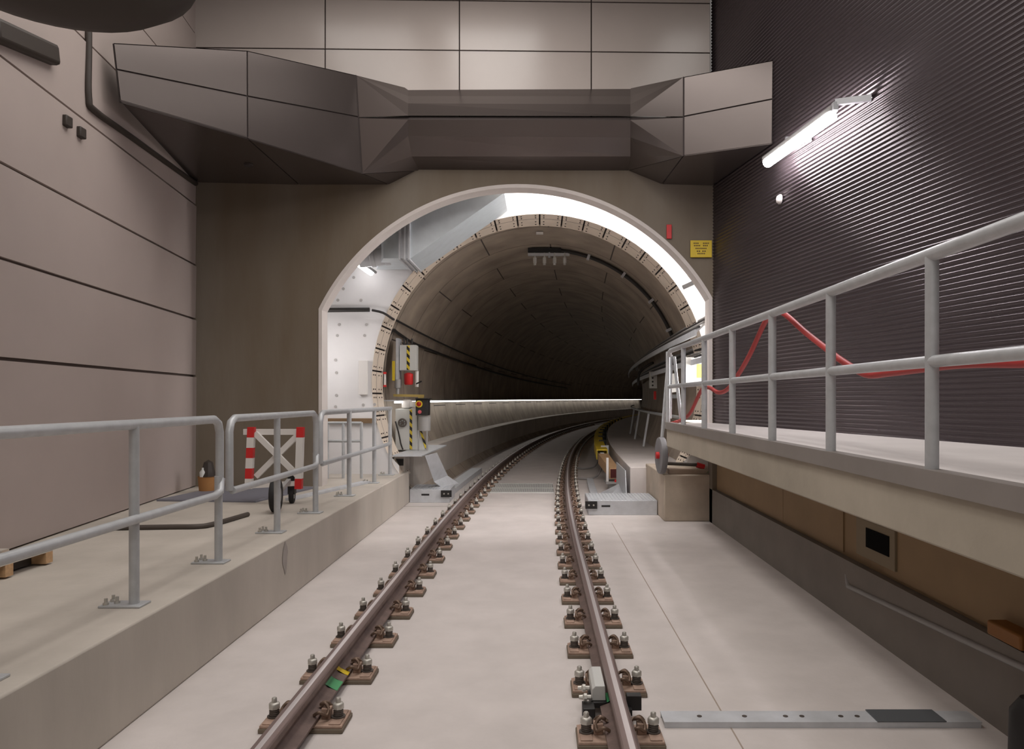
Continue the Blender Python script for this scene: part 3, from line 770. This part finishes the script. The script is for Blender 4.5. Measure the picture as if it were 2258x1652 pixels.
# floor-standing cabinet, signal and drum on the walkway
t = cab('floor_cabinet', 'cream striped cabinet with a hand wheel standing on the left walkway', -2.32, -1.97, 12.25, 12.6, .76, 1.42, [(-2.09, -2.05)])
b = MB(); b.slab([V(-1.97, 12.3, .76), V(-1.80, 12.3, .76), V(-1.97, 12.3, 1.25)], (0, .05, 0)); p = b.build('side_gusset', M_cab, t)
b = MB(); b.beam((-1.95, 12.295, 1.16), (-1.83, 12.295, .78), .035, .006, up=(0, 1, 0)); b.build('hazard_stripe', M_haz, p)
b = MB(); n = 20; cpt = V(-2.2, 12.21, 1.2)
b.tube([cpt+V(.06*math.cos(2*PI*i/n), 0, .06*math.sin(2*PI*i/n)) for i in range(n+1)], .012, 8)
for i in range(3): a = PI*i/3; b.beam(cpt-V(.055*math.cos(a), 0, .055*math.sin(a)), cpt+V(.055*math.cos(a), 0, .055*math.sin(a)), .012, .012)
b.cyl(cpt+V(0, -.02, 0), cpt+V(0, .05, 0), .02, 10); b.build('hand_wheel', M_spring, t, smooth=40)
b = MB(); b.lathe([(.05, 0), (.085, .02), (.085, .13), (.05, .15)], (-2.16, 12.4, 1.42), n=18); b.box(-2.1, -2.0, 12.33, 12.45, 1.45, 1.54); b.build('valve_head', M_wpaint, t, smooth=40)
b = MB(); b.tube(smooth_path([(-2.31, 12.2, 1.22), (-2.27, 12.18, 1.1), (-2.24, 12.2, .95), (-2.22, 12.19, .86), (-2.19, 12.2, .77)], 4), .012, 8); b.build('drain_hose', M_cable, t, smooth=60)
t = thing('signal_lamp', (-1.86, 12.2, .76), 'black signal box with a red lens in a yellow ring, on a grey drum', 'signal')
for x, y in ((-1.93, 12.12), (-1.79, 12.12), (-1.82, 12.3)):
    b = MB(); b.beam((x, y, .76), (x, y, 1.08), .022, .022); b.build('leg', M_grey, t)
b = MB(); b.lathe([(.1, 0), (.1, .22), (.105, .225), (.105, .24), (.02, .245)], (-1.85, 12.22, 1.07), n=22); b.build('drum', M_grey, t, smooth=40)
b = MB(); b.box(-1.97, -1.77, 12.1, 12.32, 1.32, 1.58); b.box(-1.97, -1.74, 12.06, 12.32, 1.58, 1.595); p = b.build('lamp_housing', M_black, t, bevel=.005)
b = MB(); b.lathe([(.055, 0), (.055, .02), (.04, .02)], (-1.915, 12.1, 1.5), (0, -1, 0), 20); q = b.build('lens_ring', M_yellow, p)
b = MB(); b.lathe([(.04, 0), (.035, .02), (.0, .03)], (-1.915, 12.085, 1.5), (0, -1, 0), 18); b.build('red_lens', M_lens, p)
b = MB(); b.lathe([(.03, 0), (.028, .012), (0, .016)], (-1.905, 12.1, 1.375), (0, -1, 0), 16); b.build('small_lens', mat('pink_lens', C(200, 90, 96), .3), p)

# lit handrail shelf along the left tunnel wall, rail on the right one
t = thing('lit_handrail', cp(-2.4, 12.0, HC-.06), 'long white lit handrail along the left tunnel wall above the walkway', 'handrail')
f_ = frames(12.0, 72, 1.0)
b = MB(); b.sweep([(-2.66, HC-.035), (-2.34, HC-.035), (-2.34, HC-.018), (-2.66, HC-.018)], f_); b.build('shelf', M_galv, t)
b = MB(); b.sweep([(-2.375, HC-.066), (-2.345, HC-.066), (-2.345, HC-.036), (-2.375, HC-.036)], f_); b.build('light_strip', M_led, t)
t = thing('wall_handrail', cp(2.13, 11.9, HC-.3), 'plain grey handrail along the right tunnel wall above the bench', 'handrail')
b = MB(); b.tube([cp(2.1, s_, HC-.286) for s_ in [11.7+i*.8 for i in range(30)]], .028, 10); b.build('tube', M_rail, t, smooth=60)
for s_ in (13.5, 16.5, 19.5, 22.5):
    b = MB(); b.beam(cp(2.1, s_, HC-.29), cp(1.98, s_, .56), .06, .04); b.build('stay', M_galv, t)

# ------------------------------------------------------------------ steel work at the threshold
t = thing('bent_cover_plate', (-1.9, 11.3, .30), 'grey bent steel cover plate folded down from the left walkway end', 'cover plate')
b = MB(); b.slab([V(-2.15, 11.1, .74), V(-1.72, 11.1, .74), V(-1.66, 13.6, .74), V(-2.1, 13.7, .74)], (0, 0, .018)); b.build('top_plate', M_galv, t)
p1, p2, p3, p4 = P(937, 1005, 11.35), P(963, 998, 11.6), P(987, 1049, 12.3), P(957, 1062, 11.8)
b = MB(); b.slab([p1, p2, p3, p4], (0, .015, 0)); b.build('leg_plate', M_galv, t)
b = MB(); b.slab([p4, p3, P(1012, 1066, 12.4), P(975, 1075, 12.0)], (0, .01, -.012)); b.build('foot_plate', M_galv, t)
b = MB(); b.box(-2.35, -2.04, 11.45, 11.95, .485, .738); o = struct(b.build('floor_walkway_end', M_kerb))
b = MB(); b.box(-2.3, -2.045, 11.43, 11.452, .58, .68)
tag(b.build('dark_slot', M_black), 'black rectangular opening under the grey cover plate at the platform end', 'opening')
def crossbox(label, x0, x1, y0, y1, z1, bx0, bx1, n):
    t = thing('cross_duct', ((x0+x1)/2, (y0+y1)/2, 0), label, 'cable duct')
    b = MB(); b.box(x0, x1, y0, y1, 0, z1); b.build('duct_body', M_galv, t, bevel=.006)
    b = MB(); w = (x1-x0)/n
    for i in range(n): b.box(x0+i*w+.006, x0+i*w+w-.012, y0+.01, y1-.02, z1, z1+.006)
    b.build('ribbed_lid', M_galv, t)
    b = MB(); b.box(x0+.18, x0+.3, y0-.002, y0+.002, z1*.55, z1*.68); b.build('slot', M_black, t)
    b = MB(); b.box(bx0, bx1, y0-.03, y0, z1*.45, z1*.95); p = b.build('end_bracket', M_black, t)
    for q in (.3, .7):
        b = MB(); xx = bx0+(bx1-bx0)*q; b.cyl((xx, y0-.03, z1*.7), (xx, y0-.042, z1*.7), .012, 8); b.build('bolt', M_nut, p)
crossbox('galvanised cross duct from the left kerb to the left rail', -1.98, -1.37, 11.6, 12.3, .2, -1.5, -1.34, 12)
crossbox('galvanised cross duct from the right rail to the concrete pier', .66, 1.6, 10.36, 11.15, .2, .62, .78, 20)
b = MB(); b.box(-.84, .24, 12.8, 14.1, 0, .008, 1)
for i in range(34): b.box(-.83+i*.0312, -.83+i*.0312+.018, 12.8, 14.1, .008, .016, 0)
b.box(-.84, .24, 12.79, 12.81, 0, .018); b.box(-.84, .24, 14.09, 14.11, 0, .018); b.box(-.84, .24, 13.4, 13.46, 0, .017)
tag(b.build('floor_grating', [M_cab, M_grey]), 'slotted metal floor grating between the rails at the tunnel mouth', 'grating')
t = thing('kick_plate', (1.1, 12.2, 0), 'folded grey steel plate beside the bench behind the right cross duct', 'steel plate')
b = MB(); b.slab([V(.95, 11.3, .03), V(1.31, 11.3, .03), V(1.31, 12.4, .2), V(1.0, 12.5, .03)], (0, 0, .012)); b.build('sloped_plate', M_galv, t)
b = MB(); b.slab([V(1.30, 11.3, .02), V(1.30, 12.8, .02), V(1.30, 12.8, .52), V(1.30, 11.5, .5)], (-.012, 0, 0)); b.build('side_plate', M_galv, t)
b = MB(); b.sweep([(.74, 0), (.86, 0), (.86, .06), (.74, .06)], frames(11.2, 14.6, .5)); tag(b.build('cable_cover', M_galv, bevel=.004), 'narrow grey cable cover lying along the right rail past the cross duct', 'cable cover')
b = MB(); b.sweep([(-1.72, 0), (-1.5, 0), (-1.5, .09), (-1.72, .09)], frames(12.4, 16.4, .5)); tag(b.build('cable_cover', M_galv, bevel=.004), 'narrow grey cable cover lying along the left rail past the cover plate', 'cable cover')

# ------------------------------------------------------------------ third rail
t = thing('third_rail', cp(1.06, 15.5, 0), 'yellow covered conductor rail on posts beside the right rail in the tunnel', 'third rail')
f_ = frames(15.4, 60, .8)
b = MB(); b.sweep([(.95, .36), (.965, .36), (.965, .54), (1.155, .54), (1.155, .36), (1.17, .36), (1.17, .565), (.95, .565)], f_); b.build('yellow_cover', M_yellow, t)
b = MB(); b.sweep([(1.02, .40), (1.1, .40), (1.1, .5), (1.02, .5)], frames(15.3, 60, .8)); b.build('conductor', M_galv, t)
b = MB(); b.cyl(cp(1.06, 15.22, .44), cp(1.06, 15.4, .44), .05, 12); b.build('end_cap', M_wpaint, t)
s_ = 16.2
while s_ < 42:
    b = MB(); b.beam(cp(1.2, s_, 0), cp(1.2, s_, .6), .05, .05); b.beam(cp(1.21, s_, .58), cp(1.06, s_, .58), .05, .03); b.build('post', M_black if s_ > 18 else M_galv, t); s_ += 2.2
t = thing('ramp_box', cp(1.24, 13.4, 0), 'tan timber box with a dark red open end before the yellow cover', 'box')
b = MB(); b.hexa([V(1.21, 13.2, .2), V(1.37, 13.2, .2), V(1.36, 15.1, .3), V(1.16, 15.1, .3), V(1.21, 13.2, .38), V(1.37, 13.2, .38), V(1.36, 15.1, .5), V(1.16, 15.1, .5)]); b.build('box_body', M_wood, t)
b = MB(); b.box(1.225, 1.355, 13.19, 13.2, .215, .365); b.build('open_end', mat('dark_red_inside', C(70, 16, 14), .8), t)
b = MB(); b.box(1.14, 1.42, 13.05, 13.5, .12, .15); b.box(1.2, 1.36, 13.1, 13.45, 0, .12); b.build('foot', M_grey, t)
b = MB(); b.box(1.155, 1.195, 13.2, 13.24, .15, .56); b.build('upright', M_wpaint, t)
b = MB(); b.cbox((1.32, 13.12, .17), .06, .05, .04); b.build('red_plug', M_red, t)
for i, (sa, lb) in enumerate(((15.0, 'nearer'), (17.2, 'farther'))):
    b = MB(); b.tube(smooth_path([cp(.52, sa, .03), cp(.72, sa-.1, .025), cp(.95, sa+.1, .06), cp(1.1, sa+.4, .3)], 5), .018, 8)
    tag(b.build('bonding_cable', M_gcable, smooth=60), lb+' grey bonding cable from the right rail to the yellow conductor rail', 'cable')

# ------------------------------------------------------------------ things on and beside the pier
t = thing('track_trolley', (1.6, 9.9, .6), 'upright trolley with grey wheel and red hub leaning at the deck railing end', 'trolley')
b = MB(); w0 = V(1.585, 9.93, .845)
b.lathe([(.1, -.03), (.2, -.045), (.235, -.035), (.245, 0), (.235, .035), (.2, .045), (.1, .03)], w0, (1, 0.06, 0), 28); b.build('wheel', mat('grey_rubber', C(118, 116, 118), .7), t, smooth=40)
b = MB(); b.cyl(w0+V(-.07, 0, 0), w0+V(.085, 0, 0), .045, 14); b.build('hub', M_red, t)
for a, c in (((1.58, 9.93, .9), (1.67, 9.85, HC+.6)), ((1.70, 9.95, ZDECK+.05), (1.70, 9.86, HC+.57)), ((1.86, 9.95, ZDECK-.1), (1.74, 9.86, HC+.55))):
    b = MB(); b.tube([a, c], .022, 10); b.build('frame_tube', M_rail, t)
b = MB(); b.tube([(1.63, 9.95, .74), (2.05, 9.95, .72)], .022, 8); p = b.build('axle_bar', M_spring, t)
b = MB(); b.tube([(2.05, 9.95, .72), (2.15, 9.95, .69)], .035, 8); b.build('red_tip', M_red, p)
b = MB(); b.box(1.68, 2.24, 9.9, 10.15, .6, .67); tag(b.build('timber_block', mat('grey_timber', C(168, 150, 134), .8, var=.1, scale=5), bevel=.006), 'short timber plank lying on the concrete pier under the deck', 'plank')
random.seed(3)
b = MB(); n = 14
top = [V(2.33+.16*math.cos(2*PI*i/n)*(1+.2*random.random()), 9.93+.09*math.sin(2*PI*i/n), .6+.03*random.random()) for i in range(n)]
ctr = V(2.33, 9.95, .66)
for i in range(n): b.face([top[i], top[(i+1) % n], (top[(i+1) % n]+ctr)/2+V(0, 0, .025), (top[i]+ctr)/2+V(0, 0, .025)]); b.face([(top[i]+ctr)/2+V(0, 0, .025), (top[(i+1) % n]+ctr)/2+V(0, 0, .025), ctr])
tag(b.build('green_cloth', M_greendk, smooth=60), 'crumpled dark green cloth on the right end of the pier', 'cloth')
# boxes on the white wall right of the mouth
t = thing('wall_socket_box', P(1540, 850, 11.05), 'pale wall box with a yellow label behind the deck railing', 'box')
b = MB(); p = P(1530, 820, 11.06); b.cbox(p, .3, .1, .42); b.build('body', M_cab, t, bevel=.006)
b = MB(); b.cbox(p+V(.066, -.053, .01), .07, .006, .2); b.build('yellow_label', M_yellow, t)
b = MB(); p = P(1481, 845, 11.5); b.cbox(p, .1, .12, .28, rot=Matrix.Rotation(-.15, 3, 'Y')); b.cbox(p+V(.03, -.01, -.2), .12, .1, .06, 1); tag(b.build('hanging_lamp', [M_cab, M_black]), 'tilted pale lamp with black underside behind the railing end', 'lamp')
b = MB(); p = P(1562, 785, 11.02); b.lathe([(.1, -.03), (.13, 0), (.1, .03)], p, (0, 1, 0), 16); tag(b.build('cable_coil', M_cable, smooth=50), 'oval black cable coil on the white wall beside the dark corrugated sheet', 'coil')
b = MB(); p = P(1440, 838, 16.5); b.cbox(p, .15, .15, .36)
for i in range(4): b.cyl(p+V(-.02, -.07, .12-i*.08), p+V(-.02, -.09, .12-i*.08), .02, 8, 1)
tag(b.build('terminal_box', [M_cab, M_black]), 'pale terminal box with four dark knobs deep on the right tunnel wall', 'box')
b = MB(); p = P(1444, 872, 16.5); b.cbox(p, .05, .06, .18); tag(b.build('red_tag', M_red), 'thin red tag hanging under the pale terminal box', 'tag')
b = MB(); b.tube(smooth_path([P(1407, 850, 17), P(1409, 825, 17), P(1420, 812, 17), P(1440, 800, 16.8)], 4), .03, 8); tag(b.build('cable', M_cable, smooth=60), 'black looped cable left of the pale terminal box', 'cable')
b = MB(); b.tube([P(1506, 634, 11.06), P(1537, 620, 11.06)], .032, 10); tag(b.build('pipe', M_cable, smooth=60), 'short black pipe on the bright white wall right of the tunnel', 'pipe')
b = MB(); b.cbox(P(1567, 748, 10.95), .06, .05, .08); tag(b.build('red_lamp', M_red), 'small red cap on the white wall beside the coil', 'cap')

# red hose woven along the deck railing
hp = [(2300, 792), (2258, 800), (2163, 801), (2085, 806), (1962, 822), (1909, 825), (1857, 796), (1823, 770), (1776, 733), (1733, 695), (1711, 687), (1687, 711), (1653, 783), (1628, 826), (1606, 857), (1585, 866), (1563, 855), (1546, 862), (1522, 911), (1503, 926), (1480, 934)]
pts = [P(px, py, F*1.74/(px-CX)) for px, py in hp]
b = MB(); b.tube(smooth_path(pts, 6), .02, 10); tag(b.build('hose', M_hose, smooth=60), 'red hose draped along the inside of the deck railing', 'hose')

# sign and red mark on the headwall
t = thing('yellow_sign', P(1546, 568, 9.6), 'small yellow sign with dark lines of print on the headwall beside the dark wall', 'sign')
pc = P(1546, 549, 9.64); 
b = MB(); b.cbox(pc, .272, .012, .215); b.build('plate', M_ysign, t, bevel=.003)
b = MB()
for x0, x1, zz in ((-.1, -.03, .07), (.02, .1, .07), (-.095, -.01, .04), (.02, .085, .04), (-.075, .07, .005), (-.06, -.01, -.03), (.01, .06, -.03), (-.05, .05, -.06)):
    n = max(2, int((x1-x0)/.018)); w = (x1-x0)/n
    for i in range(n): b.cbox(pc+V(x0+w*(i+.5), -.0065, zz), w*.7, .002, .016)
lab(b.build('print', M_print, t), 'dark lines of print')
b = MB(); b.cbox(P(1475.5, 511, 9.64), .065, .012, .18); tag(b.build('red_marker', M_red, bevel=.004), 'upright red marker plate on the headwall at the arch edge', 'marker')

# ------------------------------------------------------------------ left platform
t = thing('wheeled_barrier', (-2.72, 7.8, ZPLAT), 'wheeled barrier of red and white striped posts with a white cross brace', 'barrier')
yb0 = 7.9; xa, xb2 = (555-CX)*yb0/F, (663-CX)*yb0/F
def zz(py): return HC-(py-CY)*yb0/F
for xx, lean in ((xa, -.03), (xb2, -.02)):
    b = MB(); z0, z1 = zz(1078), zz(942); n = 6 if xx == xa else 6
    for i in range(n):
        za, zc_ = z1-(z1-z0)*i/n, z1-(z1-z0)*(i+1)/n
        mid = (i % 2 == 0) if xx == xa else i in (0, 5)
        b.hexa([V(xx-.035+lean*(i+1)/n, yb0-.03, zc_), V(xx+.035+lean*(i+1)/n, yb0-.03, zc_), V(xx+.035+lean*(i+1)/n, yb0+.03, zc_), V(xx-.035+lean*(i+1)/n, yb0+.03, zc_), V(xx-.035+lean*i/n, yb0-.03, za), V(xx+.035+lean*i/n, yb0-.03, za), V(xx+.035+lean*i/n, yb0+.03, za), V(xx-.035+lean*i/n, yb0+.03, za)], 0 if mid else 1)
    b.build('striped_post', [M_red, M_wpaint], t)
b = MB(); b.beam((xa-.1, yb0+.05, zz(953)), (xb2, yb0+.05, zz(953)), .04, .06); b.build('top_bar', M_wpaint, t)
b = MB(); b.beam((xa+.03, yb0+.01, zz(955)), (xb2-.02, yb0+.01, zz(1052)), .04, .055); b.build('brace', M_wpaint, t)
b = MB(); b.beam((xa+.03, yb0+.045, zz(1052)), (xb2-.02, yb0+.045, zz(955)), .04, .055); b.build('brace', M_wpaint, t)
b = MB(); b.beam((xa-.03, yb0+.02, zz(1072)), (xb2, yb0+.02, zz(1066)), .04, .05); b.build('bottom_bar', M_wpaint, t)
def wheel(par, c, r, w, nm):
    b = MB(); b.lathe([(r*.5, -w*.4), (r*.85, -w/2), (r*.97, -w*.35), (r, 0), (r*.97, w*.35), (r*.85, w/2), (r*.5, w*.4)], c, (1, .15, 0), 26); p = b.build(nm, M_rubber, par, smooth=40)
    b = MB(); b.lathe([(.02, -w*.52), (r*.45, -w*.46), (r*.45, w*.46), (.02, w*.52)], c, (1, .15, 0), 14); b.build('hub', M_grey, p)
wheel(t, (-2.545, 7.35, ZPLAT+.165), .165, .085, 'wheel')
wheel(t, (-2.60, 8.0, ZPLAT+.085), .085, .05, 'caster')
b = MB(); b.beam((-2.545, 7.35, ZPLAT+.165), (-2.60, yb0, zz(1060)), .04, .04); b.build('axle_arm', M_grey, t)
b = MB(); b.beam((-2.60, 8.0, ZPLAT+.1), (-2.60, 8.0, zz(1040)), .07, .07); b.build('caster_fork', M_black, t)
b = MB(); b.slab([V(-4.1, 8.15, ZPLAT), V(-3.0, 8.05, ZPLAT), V(-2.74, 9.35, ZPLAT), V(-3.9, 9.45, ZPLAT)], (0, 0, .02)); tag(b.build('sheet_stack', mat('blue_grey_sheet', C(128, 128, 138), .5, metal=.3), bevel=.003), 'flat blue grey metal sheet lying on the platform against the headwall', 'sheet')
b = MB(); b.slab([V(-2.74, 8.2, ZPLAT), V(-2.66, 8.2, ZPLAT), V(-2.2, 9.9, ZPLAT), V(-2.32, 9.9, ZPLAT)], (0, 0, .03)); tag(b.build('steel_strip', M_galv, bevel=.003), 'long narrow steel strip on the platform behind the middle railing', 'strip')
t = thing('tub', (-4.0, 9.2, ZPLAT), 'orange tub holding dark and pale scraps in the far left corner', 'tub')
b = MB(); c = P(456, 1082, 8.95); c.z = ZPLAT+.02
b.lathe([(.0, 0), (.085, 0), (.1, .16), (.106, .165), (.098, .165), (.085, .02), (0, .02)], c, n=20); b.build('tub_body', M_orange, t, smooth=40)
b = MB(); b.lathe([(.07, .05), (.095, .17), (.07, .24), (.05, .33), (.0, .36)], c+V(.01, .02, 0), n=9); b.build('dark_bag', M_dark, t)
b = MB(); b.lathe([(.03, .1), (.035, .22), (.012, .25), (.012, .27)], c+V(-.03, -.04, 0), n=12); b.build('pale_bottle', M_cab, t, smooth=40)
b = MB(); b.tube(smooth_path([(-3.55, 6.35, ZPLAT+.02), (-3.1, 6.4, ZPLAT+.02), (-2.88, 6.42, ZPLAT+.02), (-2.8, 6.55, ZPLAT+.02), (-2.72, 7.1, ZPLAT+.02)], 5), .022, 10); tag(b.build('floor_cable', M_spring, smooth=60), 'dark cable with a bend lying on the platform behind the near railing', 'cable')
t = thing('pallet', (-3.45, 4.65, ZPLAT), 'low timber pallet with dark gaps at the foot of the left wall', 'pallet')
for y0 in (4.2, 4.62, 5.0):
    b = MB(); b.box(-3.6, -3.24, y0, y0+.07, ZPLAT+.012, ZPLAT+.085); b.build('bearer', M_wood, t)
for x0 in (-3.6, -3.45, -3.31):
    b = MB(); b.box(x0, x0+.07, 4.2, 5.07, ZPLAT+.085, ZPLAT+.1); b.build('deck_board', M_kerbface, t)
b = MB(); b.box(-3.6, -3.5, 4.2, 5.07, ZPLAT, ZPLAT+.012); b.build('bottom_board', M_wood, t)
b = MB(); b.box(-3.58, -3.33, 4.28, 4.99, ZPLAT+.012, ZPLAT+.084); b.build('gap_shade', M_dark, t)  # dark block standing in for the shade between the bearers
t = thing('gate_frame', (-2.7, 10.6, ZPLAT), 'small pale tube gate standing on the platform before the white wall', 'gate')
for px in (722, 757, 797):
    b = MB(); p = P(px, 930, 10.5); b.cyl((p.x, 10.5, ZPLAT), (p.x, 10.5, HC-.32), .02, 10); b.build('upright', M_rail, t)
for zz_ in (HC-.33, HC-.58):
    b = MB(); b.tube([(P(722, 0, 10.5).x, 10.5, zz_), (P(797, 0, 10.5).x, 10.5, zz_)], .02, 10); b.build('bar', M_rail, t)
b = MB(); b.cbox(P(777, 928, 11.08), .7, .05, .07); tag(b.build('timber_rail', M_trim), 'brown timber batten fixed on the white wall behind the small gate', 'batten')
b = MB(); b.cbox(P(801, 833, 11.08), .13, .05, .5); tag(b.build('trunking', M_wpaint, bevel=.006), 'white upright cable trunking on the white wall left of the cream ring', 'trunking')

# dark streak on the kerb
b = MB(); random.seed(11)
c = V(XKERB+.004, 0, 0); yk = F*1.985/(CX-628)
pts = [V(XKERB+.003, yk+(.05+.02*math.sin(a))*math.cos(a)*(.7+.6*random.random()), .33+.13*math.sin(a)*(.8+.4*random.random())) for a in [2*PI*i/16 for i in range(16)]]
b.face(pts); tag(b.build('kerb_stain', M_stain, fix=False), 'dark damp streak on the kerb face below the middle railing', 'stain')

# ------------------------------------------------------------------ left wall fixtures
def onl(px, py):
    k = (px-CX)/F; Y = -3.1676/(k+.119); return V(xl(Y)+.02, Y, HC-(py-CY)*Y/F)
b = MB(); a0 = onl(190, 10); a1 = onl(190, 215); a2 = onl(205, 245); a3 = onl(428, 405)
b.tube(smooth_path([a0, (a0+a1)/2, a1, a2, a2+(a3-a2)*.3, a3], 6), .03, 10); tag(b.build('conduit', M_dark, smooth=60), 'dark conduit dropping down the left wall then running to the canopy', 'conduit')
for i, (px, py) in enumerate(((141, 268), (172, 293))):
    b = MB(); p = onl(px, py); b.cbox(p, .06, .09, .09); tag(b.build('wall_clip', M_dark, bevel=.01), ('larger, left' if i == 0 else 'smaller, right')+' of two dark clips on the top joint of the left wall', 'clip')
t = thing('ceiling_fixture', (-2.74, 4.3, HC+2.1), 'large dark rounded fixture hanging at the top left corner of the photo', 'fixture')
b = MB(); c = P(110, -118, 4.3); M_ = 28
prof = [(0.0, -.28), (.25, -.272), (.45, -.245), (.62, -.19), (.75, -.1), (.8, 0), (.75, .08), (.5, .16), (0.0, .2)]
b.lathe(prof, c, (0, 0, 1), 36); b.build('shell', M_dark, t, smooth=50)
b = MB(); b.cyl(c+V(0, 0, .18), V(c.x, c.y, 7.0), .05, 12); b.build('hanger', M_dark, t)
b = MB(); q0 = onl(-30, 60); q1 = onl(112, 122); b.beam(q0, q1, .12, .16); tag(b.build('wall_bracket', M_dark, bevel=.03), 'dark stub bracket on the left wall under the hanging fixture', 'bracket')

# ------------------------------------------------------------------ below the deck
def onu(px, py, off=0.0):
    Y = F*(2.25-off)/(px-CX); return V(2.25-off, Y, HC-(py-CY)*Y/F)
b = MB(); pts = [onu(1868, 1262, .04), onu(1872, 1292, .06), onu(1886, 1300, .06), onu(2100, 1400, .06), onu(2300, 1492, .06)]
b.tube(smooth_path(pts, 4), .018, 8); tag(b.build('conduit', M_grey, smooth=60), 'grey conduit along the wall under the deck', 'conduit')
t = thing('vent_box', onu(1945, 1225), 'pale framed vent with a dark opening under the deck', 'vent')
p = onu(1945, 1200); b = MB(); b.box(p.x-.03, p.x+.01, p.y-.24, p.y+.34, p.z-.13, p.z+.13); b.build('frame', mat('vent_frame', C(132, 118, 96), .8), t, bevel=.005)
b = MB(); b.box(p.x-.035, p.x-.02, p.y-.17, p.y+.17, p.z-.05, p.z+.08); b.build('opening', mat('vent_darkness', C(10, 9, 8), .95, spec=0.1), t)
b = MB(); p = onu(2235, 1400, .05); b.cbox(p, .1, .26, .07); tag(b.build('orange_box', mat('dull_orange', C(132, 84, 26), .6), bevel=.01), 'dull orange box fixed under the deck at the right edge', 'box')
b = MB(); p = V(2.1, 3.26, 0); b.lathe([(0, 0), (.07, 0), (.085, .05), (.08, .24), (.04, .3), (0, .3)], p, n=16); tag(b.build('black_sack', M_black, smooth=50), 'black object on the slab under the deck at the lower right corner', 'sack')
